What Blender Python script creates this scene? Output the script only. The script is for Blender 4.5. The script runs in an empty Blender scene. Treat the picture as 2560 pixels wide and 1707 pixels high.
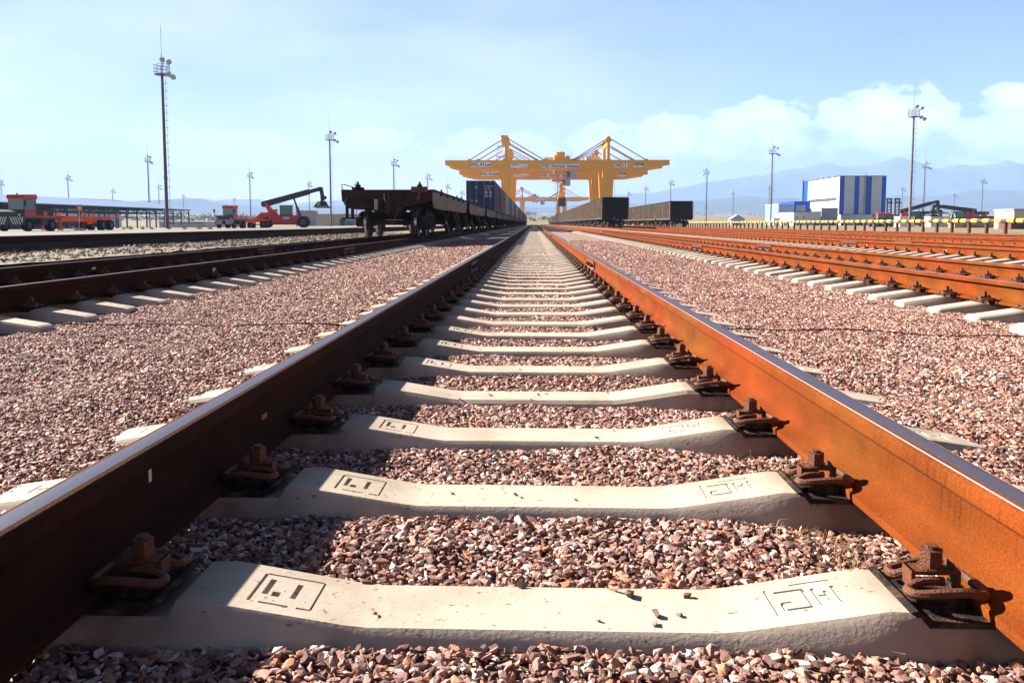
import bpy, bmesh, math, random
import numpy as np
from mathutils import Vector, Matrix, noise, Euler
random.seed(7)
rng = np.random.default_rng(11)
R = math.radians
SC = bpy.context.scene
COL = SC.collection

# ------------------------------------------------------------------ camera
FPX = 2013.0            # focal length in pixels of a 2560 px wide picture
PITCH = math.atan(166.0 / FPX)
YAW = math.atan(54.0 / FPX * math.cos(PITCH))
CAMZ = 0.447            # rail head top is z = 0
cd = bpy.data.cameras.new("camera")
cam = bpy.data.objects.new("camera", cd)
COL.objects.link(cam)
cam.location = (0, 0, CAMZ)
cam.rotation_euler = Euler((math.pi / 2 - PITCH, 0, YAW), 'XYZ')
cd.sensor_width = 36.0
cd.lens = FPX / 2560 * 36
cd.shift_y = -128.5 / 2560
cd.clip_start = 0.05
cd.clip_end = 40000
SC.camera = cam
CR = cam.rotation_euler.to_matrix()

def at(sx, sy, Y):
    """world point seen at photograph pixel (sx, sy) on the plane y = Y"""
    d = CR @ Vector(((sx - 1280) / FPX, (725 - sy) / FPX, -1))
    return Vector((0, 0, CAMZ)) + d * (Y / d.y)

# ------------------------------------------------------------------ sun, sky, exposure
SUNV = Vector((-1.62, 0.70, 1.0)).normalized()
EL = math.asin(SUNV.z)
AZ = math.atan2(SUNV.x, SUNV.y)          # from +Y towards +X
sl = bpy.data.lights.new("sun", 'SUN')
sl.energy = 5.0
sl.angle = R(0.5)
sl.color = (1.0, 0.93, 0.82)
so = bpy.data.objects.new("sun", sl)
COL.objects.link(so)
so.rotation_euler = SUNV.to_track_quat('Z', 'Y').to_euler()
SC.view_settings.view_transform = 'Standard'
SC.view_settings.look = 'None'
SC.view_settings.exposure = 2.55
SC.view_settings.gamma = 1.0

W = bpy.data.worlds.new("World")
SC.world = W
W.use_nodes = True
wn, wl = W.node_tree.nodes, W.node_tree.links
wn.clear()

def wmath(op, a, b=None, c=None):
    n = wn.new('ShaderNodeMath'); n.operation = op
    for i, v in enumerate((a, b, c)):
        if v is None: continue
        if isinstance(v, (int, float)): n.inputs[i].default_value = v
        else: wl.new(v, n.inputs[i])
    return n.outputs[0]

sky = wn.new('ShaderNodeTexSky')
sky.sky_type = 'NISHITA'
sky.sun_disc = False
sky.sun_elevation = EL
sky.sun_rotation = AZ
sky.air_density = 1.0
sky.dust_density = 0.15
sky.ozone_density = 1.0
hs = wn.new('ShaderNodeHueSaturation')
hs.inputs['Saturation'].default_value = 1.45
hs.inputs['Hue'].default_value = 0.538
wl.new(sky.outputs[0], hs.inputs['Color'])
bgs = wn.new('ShaderNodeBackground')
bgs.inputs['Strength'].default_value = 0.05
hs.inputs['Value'].default_value = 0.51
wl.new(hs.outputs[0], bgs.inputs['Color'])
tc = wn.new('ShaderNodeTexCoord')
zenith = wn.new('ShaderNodeMapRange'); zenith.interpolation_type = 'SMOOTHSTEP'   # unseen upper sky dimmed to cut fill light in the shadows
zenith.inputs['From Min'].default_value = 0.28; zenith.inputs['From Max'].default_value = 0.48
zenith.inputs['To Min'].default_value = 1.0; zenith.inputs['To Max'].default_value = 0.09
sp = wn.new('ShaderNodeSeparateXYZ')
wl.new(tc.outputs['Generated'], sp.inputs[0])
X_, Y_, Z_ = sp.outputs
az = wmath('ARCTAN2', X_, Y_)
wl.new(Z_, zenith.inputs['Value'])
zs_ = wn.new('ShaderNodeVectorMath'); zs_.operation = 'SCALE'
wl.new(hs.outputs[0], zs_.inputs[0]); wl.new(zenith.outputs[0], zs_.inputs['Scale'])
wl.new(zs_.outputs[0], bgs.inputs['Color'])
cb = wn.new('ShaderNodeCombineXYZ')
wl.new(wmath('MULTIPLY', az, 21.0), cb.inputs[0])
wl.new(wmath('MULTIPLY', Z_, 33.0), cb.inputs[1])
nz = wn.new('ShaderNodeTexNoise')
nz.inputs['Scale'].default_value = 1.0
nz.inputs['Detail'].default_value = 10
nz.inputs['Roughness'].default_value = 0.62
wl.new(cb.outputs[0], nz.inputs['Vector'])
# cumulus banks: (pixel x, pixel y, half width, half height, weight)
BANKS = [(1640, 362, 260, 62, .9), (1870, 340, 150, 72, 1.0), (2140, 335, 165, 85, 1.1), (2450, 385, 230, 75, .95),
         (2380, 300, 80, 35, .9), (1240, 385, 190, 55, .75), (640, 385, 260, 50, .7), (120, 400, 230, 55, .7),
         (-500, 380, 500, 60, .7), (3300, 330, 500, 80, .8), (950, 360, 120, 35, .6)]
tot = None
for (bx, by, bw, bh, wt) in BANKS:
    a0 = (bx - 1334) / FPX; e0 = (559 - by) / FPX
    dx = wmath('MULTIPLY', wmath('SUBTRACT', az, a0), FPX / bw)
    dy = wmath('MULTIPLY', wmath('SUBTRACT', Z_, e0), FPX / bh)
    rr = wmath('ADD', wmath('MULTIPLY', dx, dx), wmath('MULTIPLY', dy, dy))
    g = wmath('MULTIPLY', wmath('SUBTRACT', 1.0, rr), wt)
    g = wmath('MAXIMUM', g, -1.2)
    tot = g if tot is None else wmath('SMOOTH_MAX', tot, g, 0.25)
val = wmath('ADD', wmath('MULTIPLY', tot, 1.0), wmath('MULTIPLY', wmath('SUBTRACT', nz.outputs[0], 0.5), 3.2))
mr = wn.new('ShaderNodeMapRange'); mr.interpolation_type = 'SMOOTHSTEP'
mr.inputs['From Min'].default_value = 0.0
mr.inputs['From Max'].default_value = 0.24
wl.new(val, mr.inputs['Value'])
# thin high veil over the whole lower sky
cb2 = wn.new('ShaderNodeCombineXYZ')
wl.new(wmath('MULTIPLY', az, 2.2), cb2.inputs[0]); wl.new(wmath('MULTIPLY', Z_, 7.0), cb2.inputs[1])
nz2 = wn.new('ShaderNodeTexNoise'); nz2.inputs['Detail'].default_value = 8; nz2.inputs['Scale'].default_value = 1.3
wl.new(cb2.outputs[0], nz2.inputs['Vector'])
mr2 = wn.new('ShaderNodeMapRange'); mr2.interpolation_type = 'SMOOTHSTEP'
mr2.inputs['From Min'].default_value = 0.10; mr2.inputs['From Max'].default_value = 0.72
mr2.inputs['To Max'].default_value = 0.85
wl.new(nz2.outputs[0], mr2.inputs['Value'])
fade = wn.new('ShaderNodeMapRange'); fade.inputs['From Min'].default_value = 0.02; fade.inputs['From Max'].default_value = 0.50
fade.inputs['To Min'].default_value = 1.0; fade.inputs['To Max'].default_value = 0.0
wl.new(Z_, fade.inputs['Value'])
side = wn.new('ShaderNodeMapRange'); side.interpolation_type = 'SMOOTHSTEP'      # the veil thickens towards the sun's side
side.inputs['From Min'].default_value = 0.62; side.inputs['From Max'].default_value = -0.25
side.inputs['To Min'].default_value = 0.05; side.inputs['To Max'].default_value = 1.0
wl.new(az, side.inputs['Value'])
veil = wmath('MULTIPLY', wmath('MULTIPLY', mr2.outputs[0], fade.outputs[0]), side.outputs[0])
low = wn.new('ShaderNodeMapRange'); low.interpolation_type = 'SMOOTHSTEP'         # milky band low over the plain
low.inputs['From Min'].default_value = 0.20; low.inputs['From Max'].default_value = 0.02; low.inputs['To Max'].default_value = 0.85
wl.new(Z_, low.inputs['Value'])
veil = wmath('MAXIMUM', veil, wmath('MULTIPLY', low.outputs[0], side.outputs[0]))
cover = wmath('MAXIMUM', wmath('MULTIPLY', mr.outputs[0], 0.9), veil)
bgc = wn.new('ShaderNodeBackground')
ccol = wn.new('ShaderNodeMix'); ccol.data_type = 'RGBA'
ccol.inputs[6].default_value = (0.50, 0.60, 0.80, 1); ccol.inputs[7].default_value = (1.08, 0.92, 0.86, 1)
mr3 = wn.new('ShaderNodeMapRange'); mr3.inputs['From Min'].default_value = 0.1; mr3.inputs['From Max'].default_value = 1.0
wl.new(val, mr3.inputs['Value']); wl.new(wmath('MAXIMUM', mr3.outputs[0], wmath('MINIMUM', wmath('MULTIPLY', veil, 1.2), 1.0)), ccol.inputs[0])
wl.new(ccol.outputs[2], bgc.inputs['Color'])
bgc.inputs['Strength'].default_value = 0.35
mxs = wn.new('ShaderNodeMixShader')
wl.new(cover, mxs.inputs[0]); wl.new(bgs.outputs[0], mxs.inputs[1]); wl.new(bgc.outputs[0], mxs.inputs[2])
wo = wn.new('ShaderNodeOutputWorld')
wl.new(mxs.outputs[0], wo.inputs['Surface'])

# ------------------------------------------------------------------ helpers
MATS = {}
KA = 0.74
def mat(name, col, rough=0.7, metal=0.0, col2=None, scale=5.0, amount=0.5, bump=0.0, bscale=None, stretch=(1, 1, 1),
        lo=0.35, hi=0.65, alpha=None, detail=6, spots=None, coord='Object'):
    if name in MATS: return MATS[name]
    col = tuple(c * KA for c in col); col2 = None if col2 is None else tuple(c * KA for c in col2)
    m = bpy.data.materials.new(name); m.use_nodes = True
    n, l = m.node_tree.nodes, m.node_tree.links
    b = n['Principled BSDF']
    b.inputs['Base Color'].default_value = (*col, 1)
    b.inputs['Roughness'].default_value = rough
    b.inputs['Metallic'].default_value = metal
    b.inputs['Specular IOR Level'].default_value = .12 if rough > .7 else .35
    t = n.new('ShaderNodeTexCoord'); mp = n.new('ShaderNodeMapping')
    mp.inputs['Scale'].default_value = stretch
    l.new(t.outputs[coord], mp.inputs['Vector'])
    if coord == 'Object':
        oi = n.new('ShaderNodeObjectInfo'); mu = n.new('ShaderNodeMath'); mu.operation = 'MULTIPLY'; mu.inputs[1].default_value = 37.0
        l.new(oi.outputs['Random'], mu.inputs[0]); l.new(mu.outputs[0], mp.inputs['Location'])
    out = None
    if col2 is not None:
        nt = n.new('ShaderNodeTexNoise'); nt.inputs['Scale'].default_value = scale; nt.inputs['Detail'].default_value = detail
        nt.inputs['Roughness'].default_value = 0.6
        l.new(mp.outputs[0], nt.inputs['Vector'])
        r = n.new('ShaderNodeMapRange'); r.inputs['From Min'].default_value = lo; r.inputs['From Max'].default_value = hi
        r.inputs['To Max'].default_value = amount * 2 if amount < .5 else 1.0
        l.new(nt.outputs[0], r.inputs['Value'])
        mx = n.new('ShaderNodeMix'); mx.data_type = 'RGBA'
        mx.inputs[6].default_value = (*col, 1); mx.inputs[7].default_value = (*col2, 1)
        l.new(r.outputs[0], mx.inputs[0])
        out = mx.outputs[2]
        if spots is not None:
            ns = n.new('ShaderNodeTexNoise'); ns.inputs['Scale'].default_value = spots[1]; ns.inputs['Detail'].default_value = 3
            l.new(mp.outputs[0], ns.inputs['Vector'])
            rs = n.new('ShaderNodeMapRange'); rs.inputs['From Min'].default_value = spots[2]; rs.inputs['From Max'].default_value = spots[2] + .04
            l.new(ns.outputs[0], rs.inputs['Value'])
            mx2 = n.new('ShaderNodeMix'); mx2.data_type = 'RGBA'
            l.new(out, mx2.inputs[6]); mx2.inputs[7].default_value = (*spots[0], 1)
            l.new(rs.outputs[0], mx2.inputs[0]); out = mx2.outputs[2]
        l.new(out, b.inputs['Base Color'])
    if bump:
        nb = n.new('ShaderNodeTexNoise'); nb.inputs['Scale'].default_value = bscale or scale * 4; nb.inputs['Detail'].default_value = 5
        l.new(mp.outputs[0], nb.inputs['Vector'])
        bp = n.new('ShaderNodeBump'); bp.inputs['Strength'].default_value = min(1.0, bump); bp.inputs['Distance'].default_value = 0.01 if bump <= 1 else 0.01 * bump
        l.new(nb.outputs[0], bp.inputs['Height']); l.new(bp.outputs[0], b.inputs['Normal'])
    if alpha is not None:
        b.inputs['Alpha'].default_value = alpha
    MATS[name] = m
    return m

class MB:
    def __init__(s): s.v = []; s.f = []; s.m = []; s.k = 0
    def mi(s, k): s.k = k; return s
    def add(s, vs, fs):
        o = len(s.v); s.v += [tuple(v) for v in vs]
        for f in fs: s.f.append(tuple(i + o for i in f)); s.m.append(s.k)
        return s
    def box(s, c, d, rz=0, rx=0, ry=0):
        hx, hy, hz = d[0] / 2, d[1] / 2, d[2] / 2
        P = [Vector((x, y, z)) for x in (-hx, hx) for y in (-hy, hy) for z in (-hz, hz)]
        if rz or rx or ry:
            M = Euler((rx, ry, rz)).to_matrix(); P = [M @ p for p in P]
        c = Vector(c)
        return s.add([p + c for p in P], [(0, 1, 3, 2), (4, 6, 7, 5), (0, 4, 5, 1), (2, 3, 7, 6), (0, 2, 6, 4), (1, 5, 7, 3)])
    def bb(s, x0, x1, y0, y1, z0, z1):
        return s.box(((x0 + x1) / 2, (y0 + y1) / 2, (z0 + z1) / 2), (x1 - x0, y1 - y0, z1 - z0))
    def beam(s, p, q, w, h=None, up=(0, 0, 1)):
        p, q = Vector(p), Vector(q); h = h or w
        d = (q - p).normalized(); u = Vector(up)
        if abs(d.dot(u)) > .98: u = Vector((0, 1, 0))
        a = d.cross(u).normalized(); b = a.cross(d).normalized()
        P = []
        for e in (p, q):
            for (i, j) in ((-1, -1), (1, -1), (1, 1), (-1, 1)): P.append(e + a * w / 2 * i + b * h / 2 * j)
        return s.add(P, [(3, 2, 1, 0), (4, 5, 6, 7), (0, 1, 5, 4), (1, 2, 6, 5), (2, 3, 7, 6), (3, 0, 4, 7)])
    def cyl(s, p, q, r, r2=None, n=12, cap=True):
        p, q = Vector(p), Vector(q); r2 = r if r2 is None else r2
        d = (q - p).normalized(); u = Vector((0, 0, 1)) if abs(d.z) < .9 else Vector((0, 1, 0))
        a = d.cross(u).normalized(); b = a.cross(d)
        P = []
        for e, rr in ((p, r), (q, r2)):
            for i in range(n):
                t = 2 * math.pi * i / n; P.append(e + (a * math.cos(t) + b * math.sin(t)) * rr)
        F = [(i, (i + 1) % n, n + (i + 1) % n, n + i) for i in range(n)]
        if cap: F += [tuple(range(n - 1, -1, -1)), tuple(range(n, 2 * n))]
        return s.add(P, F)
    def tube(s, pts, r, n=8, sub=3):
        pts = [Vector(p) for p in pts]
        if sub > 1:
            Q = []
            for i in range(len(pts) - 1):
                p0 = pts[max(i - 1, 0)]; p1 = pts[i]; p2 = pts[i + 1]; p3 = pts[min(i + 2, len(pts) - 1)]
                for k in range(sub):
                    t = k / sub
                    Q.append(0.5 * ((2 * p1) + (p2 - p0) * t + (2 * p0 - 5 * p1 + 4 * p2 - p3) * t * t + (-p0 + 3 * p1 - 3 * p2 + p3) * t ** 3))
            Q.append(pts[-1]); pts = Q
        V = []; a = None
        for i, p in enumerate(pts):
            d = (pts[min(i + 1, len(pts) - 1)] - pts[max(i - 1, 0)]).normalized()
            if a is None:
                u = Vector((0, 0, 1)) if abs(d.z) < .9 else Vector((0, 1, 0)); a = d.cross(u).normalized()
            else: a = (a - d * a.dot(d)).normalized()
            b = a.cross(d)
            for k in range(n):
                t = 2 * math.pi * k / n; V.append(p + (a * math.cos(t) + b * math.sin(t)) * r)
        F = []
        for i in range(len(pts) - 1):
            for k in range(n): F.append((i * n + k, i * n + (k + 1) % n, (i + 1) * n + (k + 1) % n, (i + 1) * n + k))
        L = (len(pts) - 1) * n
        F += [tuple(range(n - 1, -1, -1)), tuple(range(L, L + n))]
        return s.add(V, F)
    def prism(s, poly, axis, a, b):
        """poly: 2D points; axis 'y' -> (x,z), 'x' -> (y,z), 'z' -> (x,y)"""
        def P(u, v, w): return {'y': (u, w, v), 'x': (w, u, v), 'z': (u, v, w)}[axis]
        n = len(poly)
        V = [P(u, v, a) for u, v in poly] + [P(u, v, b) for u, v in poly]
        F = [tuple(range(n)), tuple(range(2 * n - 1, n - 1, -1))] + [(i, n + i, n + (i + 1) % n, (i + 1) % n) for i in range(n)]
        return s.add(V, F)
    def build(s, name, mats, parent=None, smooth=False, loc=None, ang=35):
        me = bpy.data.meshes.new(name)
        me.from_pydata(s.v, [], s.f)
        if not isinstance(mats, (list, tuple)): mats = [mats]
        for m in mats: me.materials.append(m)
        me.polygons.foreach_set('material_index', s.m)
        bm = bmesh.new(); bm.from_mesh(me)
        bmesh.ops.recalc_face_normals(bm, faces=bm.faces)
        if smooth:
            for f in bm.faces: f.smooth = True
            ca = R(ang)
            for e in bm.edges:
                if len(e.link_faces) == 2 and e.calc_face_angle(0) > ca: e.smooth = False
        bm.to_mesh(me); bm.free()
        o = bpy.data.objects.new(name, me); COL.objects.link(o)
        if parent is not None: o.parent = parent
        if loc is not None: o.location = loc
        return o

def tag(o, label=None, cat=None, group=None, kind=None):
    if label: o['label'] = label
    if cat: o['category'] = cat
    if group: o['group'] = group
    if kind: o['kind'] = kind
    return o

def thing(name, label, cat, loc=(0, 0, 0), rz=0, group=None):
    o = bpy.data.objects.new(name, None); COL.objects.link(o)
    o.empty_display_size = .2
    o.location = loc; o.rotation_euler = (0, 0, rz)
    return tag(o, label, cat, group)

def copy_tree(o, parent=None):
    c = o.copy(); COL.objects.link(c); c.parent = parent
    for ch in list(o.children): copy_tree(ch, c)
    return c

def text_mesh(name, body, size, m, parent, loc, rot=(math.pi / 2, 0, 0), ext=0.01, sx=1.0, shear=0, align='CENTER'):
    cu = bpy.data.curves.new(name, 'FONT'); cu.body = body; cu.size = size; cu.extrude = ext
    cu.align_x = align; cu.align_y = 'CENTER'; cu.resolution_u = 3; cu.offset = size * .018
    tmp = bpy.data.objects.new('tmp_text', cu)
    me = bpy.data.meshes.new_from_object(tmp)
    bpy.data.objects.remove(tmp); bpy.data.curves.remove(cu)
    me.materials.clear(); me.materials.append(m)
    o = bpy.data.objects.new(name, me); COL.objects.link(o)
    o.parent = parent; o.location = loc; o.rotation_euler = rot; o.scale = (sx, 1, 1)
    return o

ONES = ['', 'first', 'second', 'third', 'fourth', 'fifth', 'sixth', 'seventh', 'eighth', 'ninth', 'tenth', 'eleventh', 'twelfth',
        'thirteenth', 'fourteenth', 'fifteenth', 'sixteenth', 'seventeenth', 'eighteenth', 'nineteenth']
TENS = ['', '', 'twenty', 'thirty', 'forty', 'fifty', 'sixty', 'seventy', 'eighty', 'ninety']
TENTH = ['', '', 'twentieth', 'thirtieth', 'fortieth', 'fiftieth', 'sixtieth', 'seventieth', 'eightieth', 'ninetieth']
def ordn(n):
    if n >= 100: return 'hundredth' if n == 100 else 'hundred and ' + ordn(n - 100)
    if n < 20: return ONES[n]
    return TENTH[n // 10] if n % 10 == 0 else TENS[n // 10] + '-' + ONES[n % 10]

def nz3(x, y, z=0.0): return noise.noise(Vector((x, y, z)))
# ------------------------------------------------------------------ materials of the track
M_RUST = mat('rusty_rail_web', (0.215, 0.052, 0.008), 0.62, 0.0, (0.30, 0.050, 0.010), scale=2.2, stretch=(1, 1.0, 1.2), lo=.38, hi=.62,
             bump=0.35, bscale=90)
def rail_material(nm, c1, c2, c3, c4):
    m = bpy.data.materials.new(nm); m.use_nodes = True
    n, l = m.node_tree.nodes, m.node_tree.links; b = n['Principled BSDF']
    b.inputs['Roughness'].default_value = 0.85
    b.inputs['Specular IOR Level'].default_value = 0.06
    t = n.new('ShaderNodeTexCoord')
    def nt(sc, st, det=5):
        mp = n.new('ShaderNodeMapping'); mp.inputs['Scale'].default_value = st
        l.new(t.outputs['Object'], mp.inputs['Vector'])
        q = n.new('ShaderNodeTexNoise'); q.inputs['Scale'].default_value = sc; q.inputs['Detail'].default_value = det
        l.new(mp.outputs[0], q.inputs['Vector']); return q.outputs[0]
    def mr(v, a, c):
        q = n.new('ShaderNodeMapRange'); q.inputs['From Min'].default_value = a; q.inputs['From Max'].default_value = c
        l.new(v, q.inputs['Value']); return q.outputs[0]
    def mix(f, a, c):
        q = n.new('ShaderNodeMix'); q.data_type = 'RGBA'; l.new(f, q.inputs[0])
        for i, v in ((6, a), (7, c)):
            if isinstance(v, tuple): q.inputs[i].default_value = (*v, 1)
            else: l.new(v, q.inputs[i])
        return q.outputs[2]
    base = mix(mr(nt(1.0, (1, .9, 1.5)), .35, .65), c1, c2)
    st1 = mr(nt(1.0, (.3, 75, .8), 2), .47, .80)
    sx_ = n.new('ShaderNodeSeparateXYZ'); l.new(t.outputs['Object'], sx_.inputs[0])
    zf = mr(sx_.outputs[2], -.135, -.075); pat = mr(nt(1.0, (1, 2.2, 1), 2), .40, .60)
    m1 = n.new('ShaderNodeMath'); m1.operation = 'MULTIPLY'; l.new(st1, m1.inputs[0]); l.new(zf, m1.inputs[1])
    m2 = n.new('ShaderNodeMath'); m2.operation = 'MULTIPLY'; l.new(m1.outputs[0], m2.inputs[0]); l.new(pat, m2.inputs[1])
    streak = m2.outputs[0]
    c = mix(streak, base, c3)
    dust = mr(nt(1.0, (3, 2.0, 9), 6), .66, .86)
    c = mix(dust, c, c4)
    gr = mr(nt(420, (1, .5, 1), 3), .25, .80)                    # grains of scale
    sc = n.new('ShaderNodeMapRange'); sc.inputs['To Min'].default_value = .62; sc.inputs['To Max'].default_value = 1.45; l.new(gr, sc.inputs['Value'])
    blot = n.new('ShaderNodeMapRange'); blot.inputs['To Min'].default_value = .70; blot.inputs['To Max'].default_value = 1.25; l.new(mr(nt(1.0, (6, 3.2, 7), 7), .3, .7), blot.inputs['Value'])
    mu = n.new('ShaderNodeMath'); mu.operation = 'MULTIPLY'; l.new(sc.outputs[0], mu.inputs[0]); l.new(blot.outputs[0], mu.inputs[1])
    vs = n.new('ShaderNodeVectorMath'); vs.operation = 'SCALE'; l.new(c, vs.inputs[0]); l.new(mu.outputs[0], vs.inputs['Scale'])
    l.new(vs.outputs[0], b.inputs['Base Color'])
    bp = n.new('ShaderNodeBump'); bp.inputs['Strength'].default_value = 0.7; bp.inputs['Distance'].default_value = 0.002
    l.new(nt(160, (1, 1, 1), 4), bp.inputs['Height']); l.new(bp.outputs[0], b.inputs['Normal'])
    return m
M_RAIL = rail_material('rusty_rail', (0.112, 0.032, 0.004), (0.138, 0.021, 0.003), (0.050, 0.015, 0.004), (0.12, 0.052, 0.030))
M_RAIL_SHADED = rail_material('shaded_brown_rail', (0.030, 0.011, 0.005), (0.038, 0.011, 0.004), (0.016, 0.007, 0.004), (0.05, 0.028, 0.017))  # darker copy of the rail rust, left rails' shade put into the colour
M_STEEL = mat('worn_rail_head', (0.055, 0.052, 0.080), 0.42, 0.15, (0.13, 0.050, 0.02), scale=1.6, lo=.50, hi=.80, stretch=(8, .5, 1), bump=.15, bscale=180, spots=((.22, .12, .05), 70, .70))
M_GLINT = mat('polished_corner_glint', (0.62, 0.60, 0.62), 0.35, 0.35)  # polished corner with a glint painted in by its pale base colour
M_HEADSHADE = mat('rail_head_shadow', (.035, .014, .006), .9)  # shadow under the rail head, painted as a dark strip
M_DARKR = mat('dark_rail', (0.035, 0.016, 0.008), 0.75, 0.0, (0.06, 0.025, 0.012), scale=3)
M_CONC = mat('sleeper_concrete', (0.52, 0.435, 0.35), 0.85, 0.0, (0.34, 0.25, 0.175), scale=4.5, lo=.47, hi=.80, bump=.11, bscale=150,
             stretch=(.7, 1, 1), spots=((0.14, 0.11, 0.09), 85, .67))
def rust_near_rails(m):
    n, l = m.node_tree.nodes, m.node_tree.links; bs = n['Principled BSDF']; src = bs.inputs['Base Color'].links[0].from_socket
    t = n.new('ShaderNodeTexCoord'); s_ = n.new('ShaderNodeSeparateXYZ'); l.new(t.outputs['Object'], s_.inputs[0])
    def mm(op, a, b_=None):
        q = n.new('ShaderNodeMath'); q.operation = op
        for i, v in enumerate((a, b_)):
            if v is None: continue
            if isinstance(v, float): q.inputs[i].default_value = v
            else: l.new(v, q.inputs[i])
        return q.outputs[0]
    d = mm('ABSOLUTE', mm('SUBTRACT', mm('ABSOLUTE', s_.outputs[0]), .78))
    oi = n.new('ShaderNodeObjectInfo'); ad = n.new('ShaderNodeVectorMath'); ad.operation = 'ADD'; l.new(t.outputs['Object'], ad.inputs[0]); l.new(oi.outputs['Location'], ad.inputs[1])
    nt = n.new('ShaderNodeTexNoise'); nt.inputs['Scale'].default_value = 9; nt.inputs['Detail'].default_value = 7; l.new(ad.outputs[0], nt.inputs['Vector'])
    r = n.new('ShaderNodeMapRange'); r.inputs['From Min'].default_value = .30; r.inputs['From Max'].default_value = .10; l.new(d, r.inputs['Value'])
    f = mm('MULTIPLY', r.outputs[0], mm('MULTIPLY', nt.outputs[0], 1.5)); f = mm('MINIMUM', f, .85)
    mx = n.new('ShaderNodeMix'); mx.data_type = 'RGBA'; l.new(f, mx.inputs[0]); l.new(src, mx.inputs[6]); mx.inputs[7].default_value = (.15, .075, .04, 1)
    # broad grey water stains, different on every sleeper
    n2 = n.new('ShaderNodeTexNoise'); n2.inputs['Scale'].default_value = 3.1; n2.inputs['Detail'].default_value = 9; n2.inputs['Roughness'].default_value = .7; l.new(ad.outputs[0], n2.inputs['Vector'])
    r2 = n.new('ShaderNodeMapRange'); r2.inputs['From Min'].default_value = .53; r2.inputs['From Max'].default_value = .70; r2.inputs['To Max'].default_value = .45; l.new(n2.outputs[0], r2.inputs['Value'])
    m2 = n.new('ShaderNodeMix'); m2.data_type = 'RGBA'; l.new(r2.outputs[0], m2.inputs[0]); l.new(mx.outputs[2], m2.inputs[6]); m2.inputs[7].default_value = (.155, .125, .10, 1)
    l.new(m2.outputs[2], bs.inputs['Base Color'])
rust_near_rails(M_CONC)
M_CLIP = mat('rusty_clip', (0.085, 0.026, 0.010), 0.6, 0.0, (0.15, 0.045, 0.014), scale=40, bump=.4, bscale=260)
M_BOLT = mat('rusty_bolt', (0.15, 0.04, 0.011), 0.6, 0.0, (0.085, 0.026, 0.010), scale=50, bump=.4, bscale=260)
M_PAD = mat('rubber_pad', (0.020, 0.016, 0.014), 0.85, 0.0, (0.15, 0.085, 0.05), scale=28, lo=.48, hi=.74, bump=.5, bscale=200)

# ------------------------------------------------------------------ rails
PROF_H = [(0, 0), (.019, -.0006), (.0255, -.0014), (.0285, -.0022), (.0325, -.0044), (.0358, -.0088), (.0372, -.014), (.0375, -.035), (.0350, -.0395), (.011, -.0450), (.0078, -.0530), (.0075, -.0585),
          (.0075, -.085), (.0088, -.120), (.016, -.140), (.030, -.1515), (.0735, -.1645), (.075, -.168), (.075, -.180)]
PROF = PROF_H[1:] + [(-x, z) for x, z in reversed(PROF_H[1:])]      # closed outline, right side downwards
def rail_mesh(L, mats, name='rail', dark=False):
    b = MB(); n = len(PROF); V = []
    for y in (0.004, L - 0.004):
        V += [(x, y, z) for x, z in PROF]
    o = len(b.v); b.v += V
    for i in range(n):
        j = (i + 1) % n
        lo_ = min(PROF[i][1], PROF[j][1]); xa = abs(PROF[i][0] + PROF[j][0]) / 2
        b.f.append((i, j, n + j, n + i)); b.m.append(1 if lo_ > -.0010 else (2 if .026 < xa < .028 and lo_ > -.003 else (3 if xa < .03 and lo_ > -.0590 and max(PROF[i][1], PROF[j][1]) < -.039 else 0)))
    b.f.append(tuple(range(n))); b.m.append(0)
    b.f.append(tuple(range(2 * n - 1, n - 1, -1))); b.m.append(0)
    return b.build(name, mats, smooth=True, ang=28)

def fishplate_mesh(side):
    b = MB()
    poly = [(.013, -.050), (.034, -.042), (.036, -.060), (.026, -.066), (.026, -.128), (.040, -.150), (.046, -.160), (.020, -.152), (.013, -.130)]
    poly = [(x * side, z) for x, z in poly]
    b.prism(poly, 'y', -.5, .5)
    return b
def bolt_bm(side, ks=range(6)):
    b = MB()
    for k in ks:
        y = -.40 + k * .16 if len(ks) > 1 else 0
        b.cyl((.026 * side, y, -.096), (.036 * side, y, -.096), .022, n=10)
        b.cyl((.036 * side, y, -.096), (.062 * side, y, -.096), .018, n=6)
        b.cyl((.062 * side, y, -.096), (.078 * side, y, -.096), .011, n=8)
    return b

TRACKS = [  # name, centre x, first joint y, sleeper phase, individually built segments
    ('middle', 0.0, -14.2, 0.0, 8), ('left', -4.58, -9.0, .2, 7), ('near right', 4.5, -6.8, .35, 8), ('second right', 9.35, -3.0, .1, 8),
    ('third right', 14.5, -9.0, .3, 7), ('farthest right', 19.8, -5.0, .25, 7)]
SEG = 25.0
rail0 = rail_mesh(SEG, [M_RAIL, M_STEEL, M_GLINT, M_HEADSHADE])
proto_mesh = rail0.data
proto_shaded = proto_mesh.copy(); proto_shaded.materials[0] = M_RAIL_SHADED; proto_shaded.materials[2] = M_RAIL
bpy.data.objects.remove(rail0)
fp_meshes = []
for side in (-1, 1):
    f = fishplate_mesh(side).build('joint_bar', M_CLIP); bo = bolt_bm(side, (0,)).build('bolt', M_BOLT)
    fa = fishplate_mesh(side); fa.mi(1); bb_ = bolt_bm(side); o_ = len(fa.v); fa.v += bb_.v; fa.f += [tuple(i + o_ for i in q) for q in bb_.f]; fa.m += [1] * len(bb_.f)
    fa = fa.build('joint_bar', [M_CLIP, M_BOLT])
    fp_meshes.append((f.data, bo.data, fa.data)); bpy.data.objects.remove(f); bpy.data.objects.remove(bo); bpy.data.objects.remove(fa)
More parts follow.
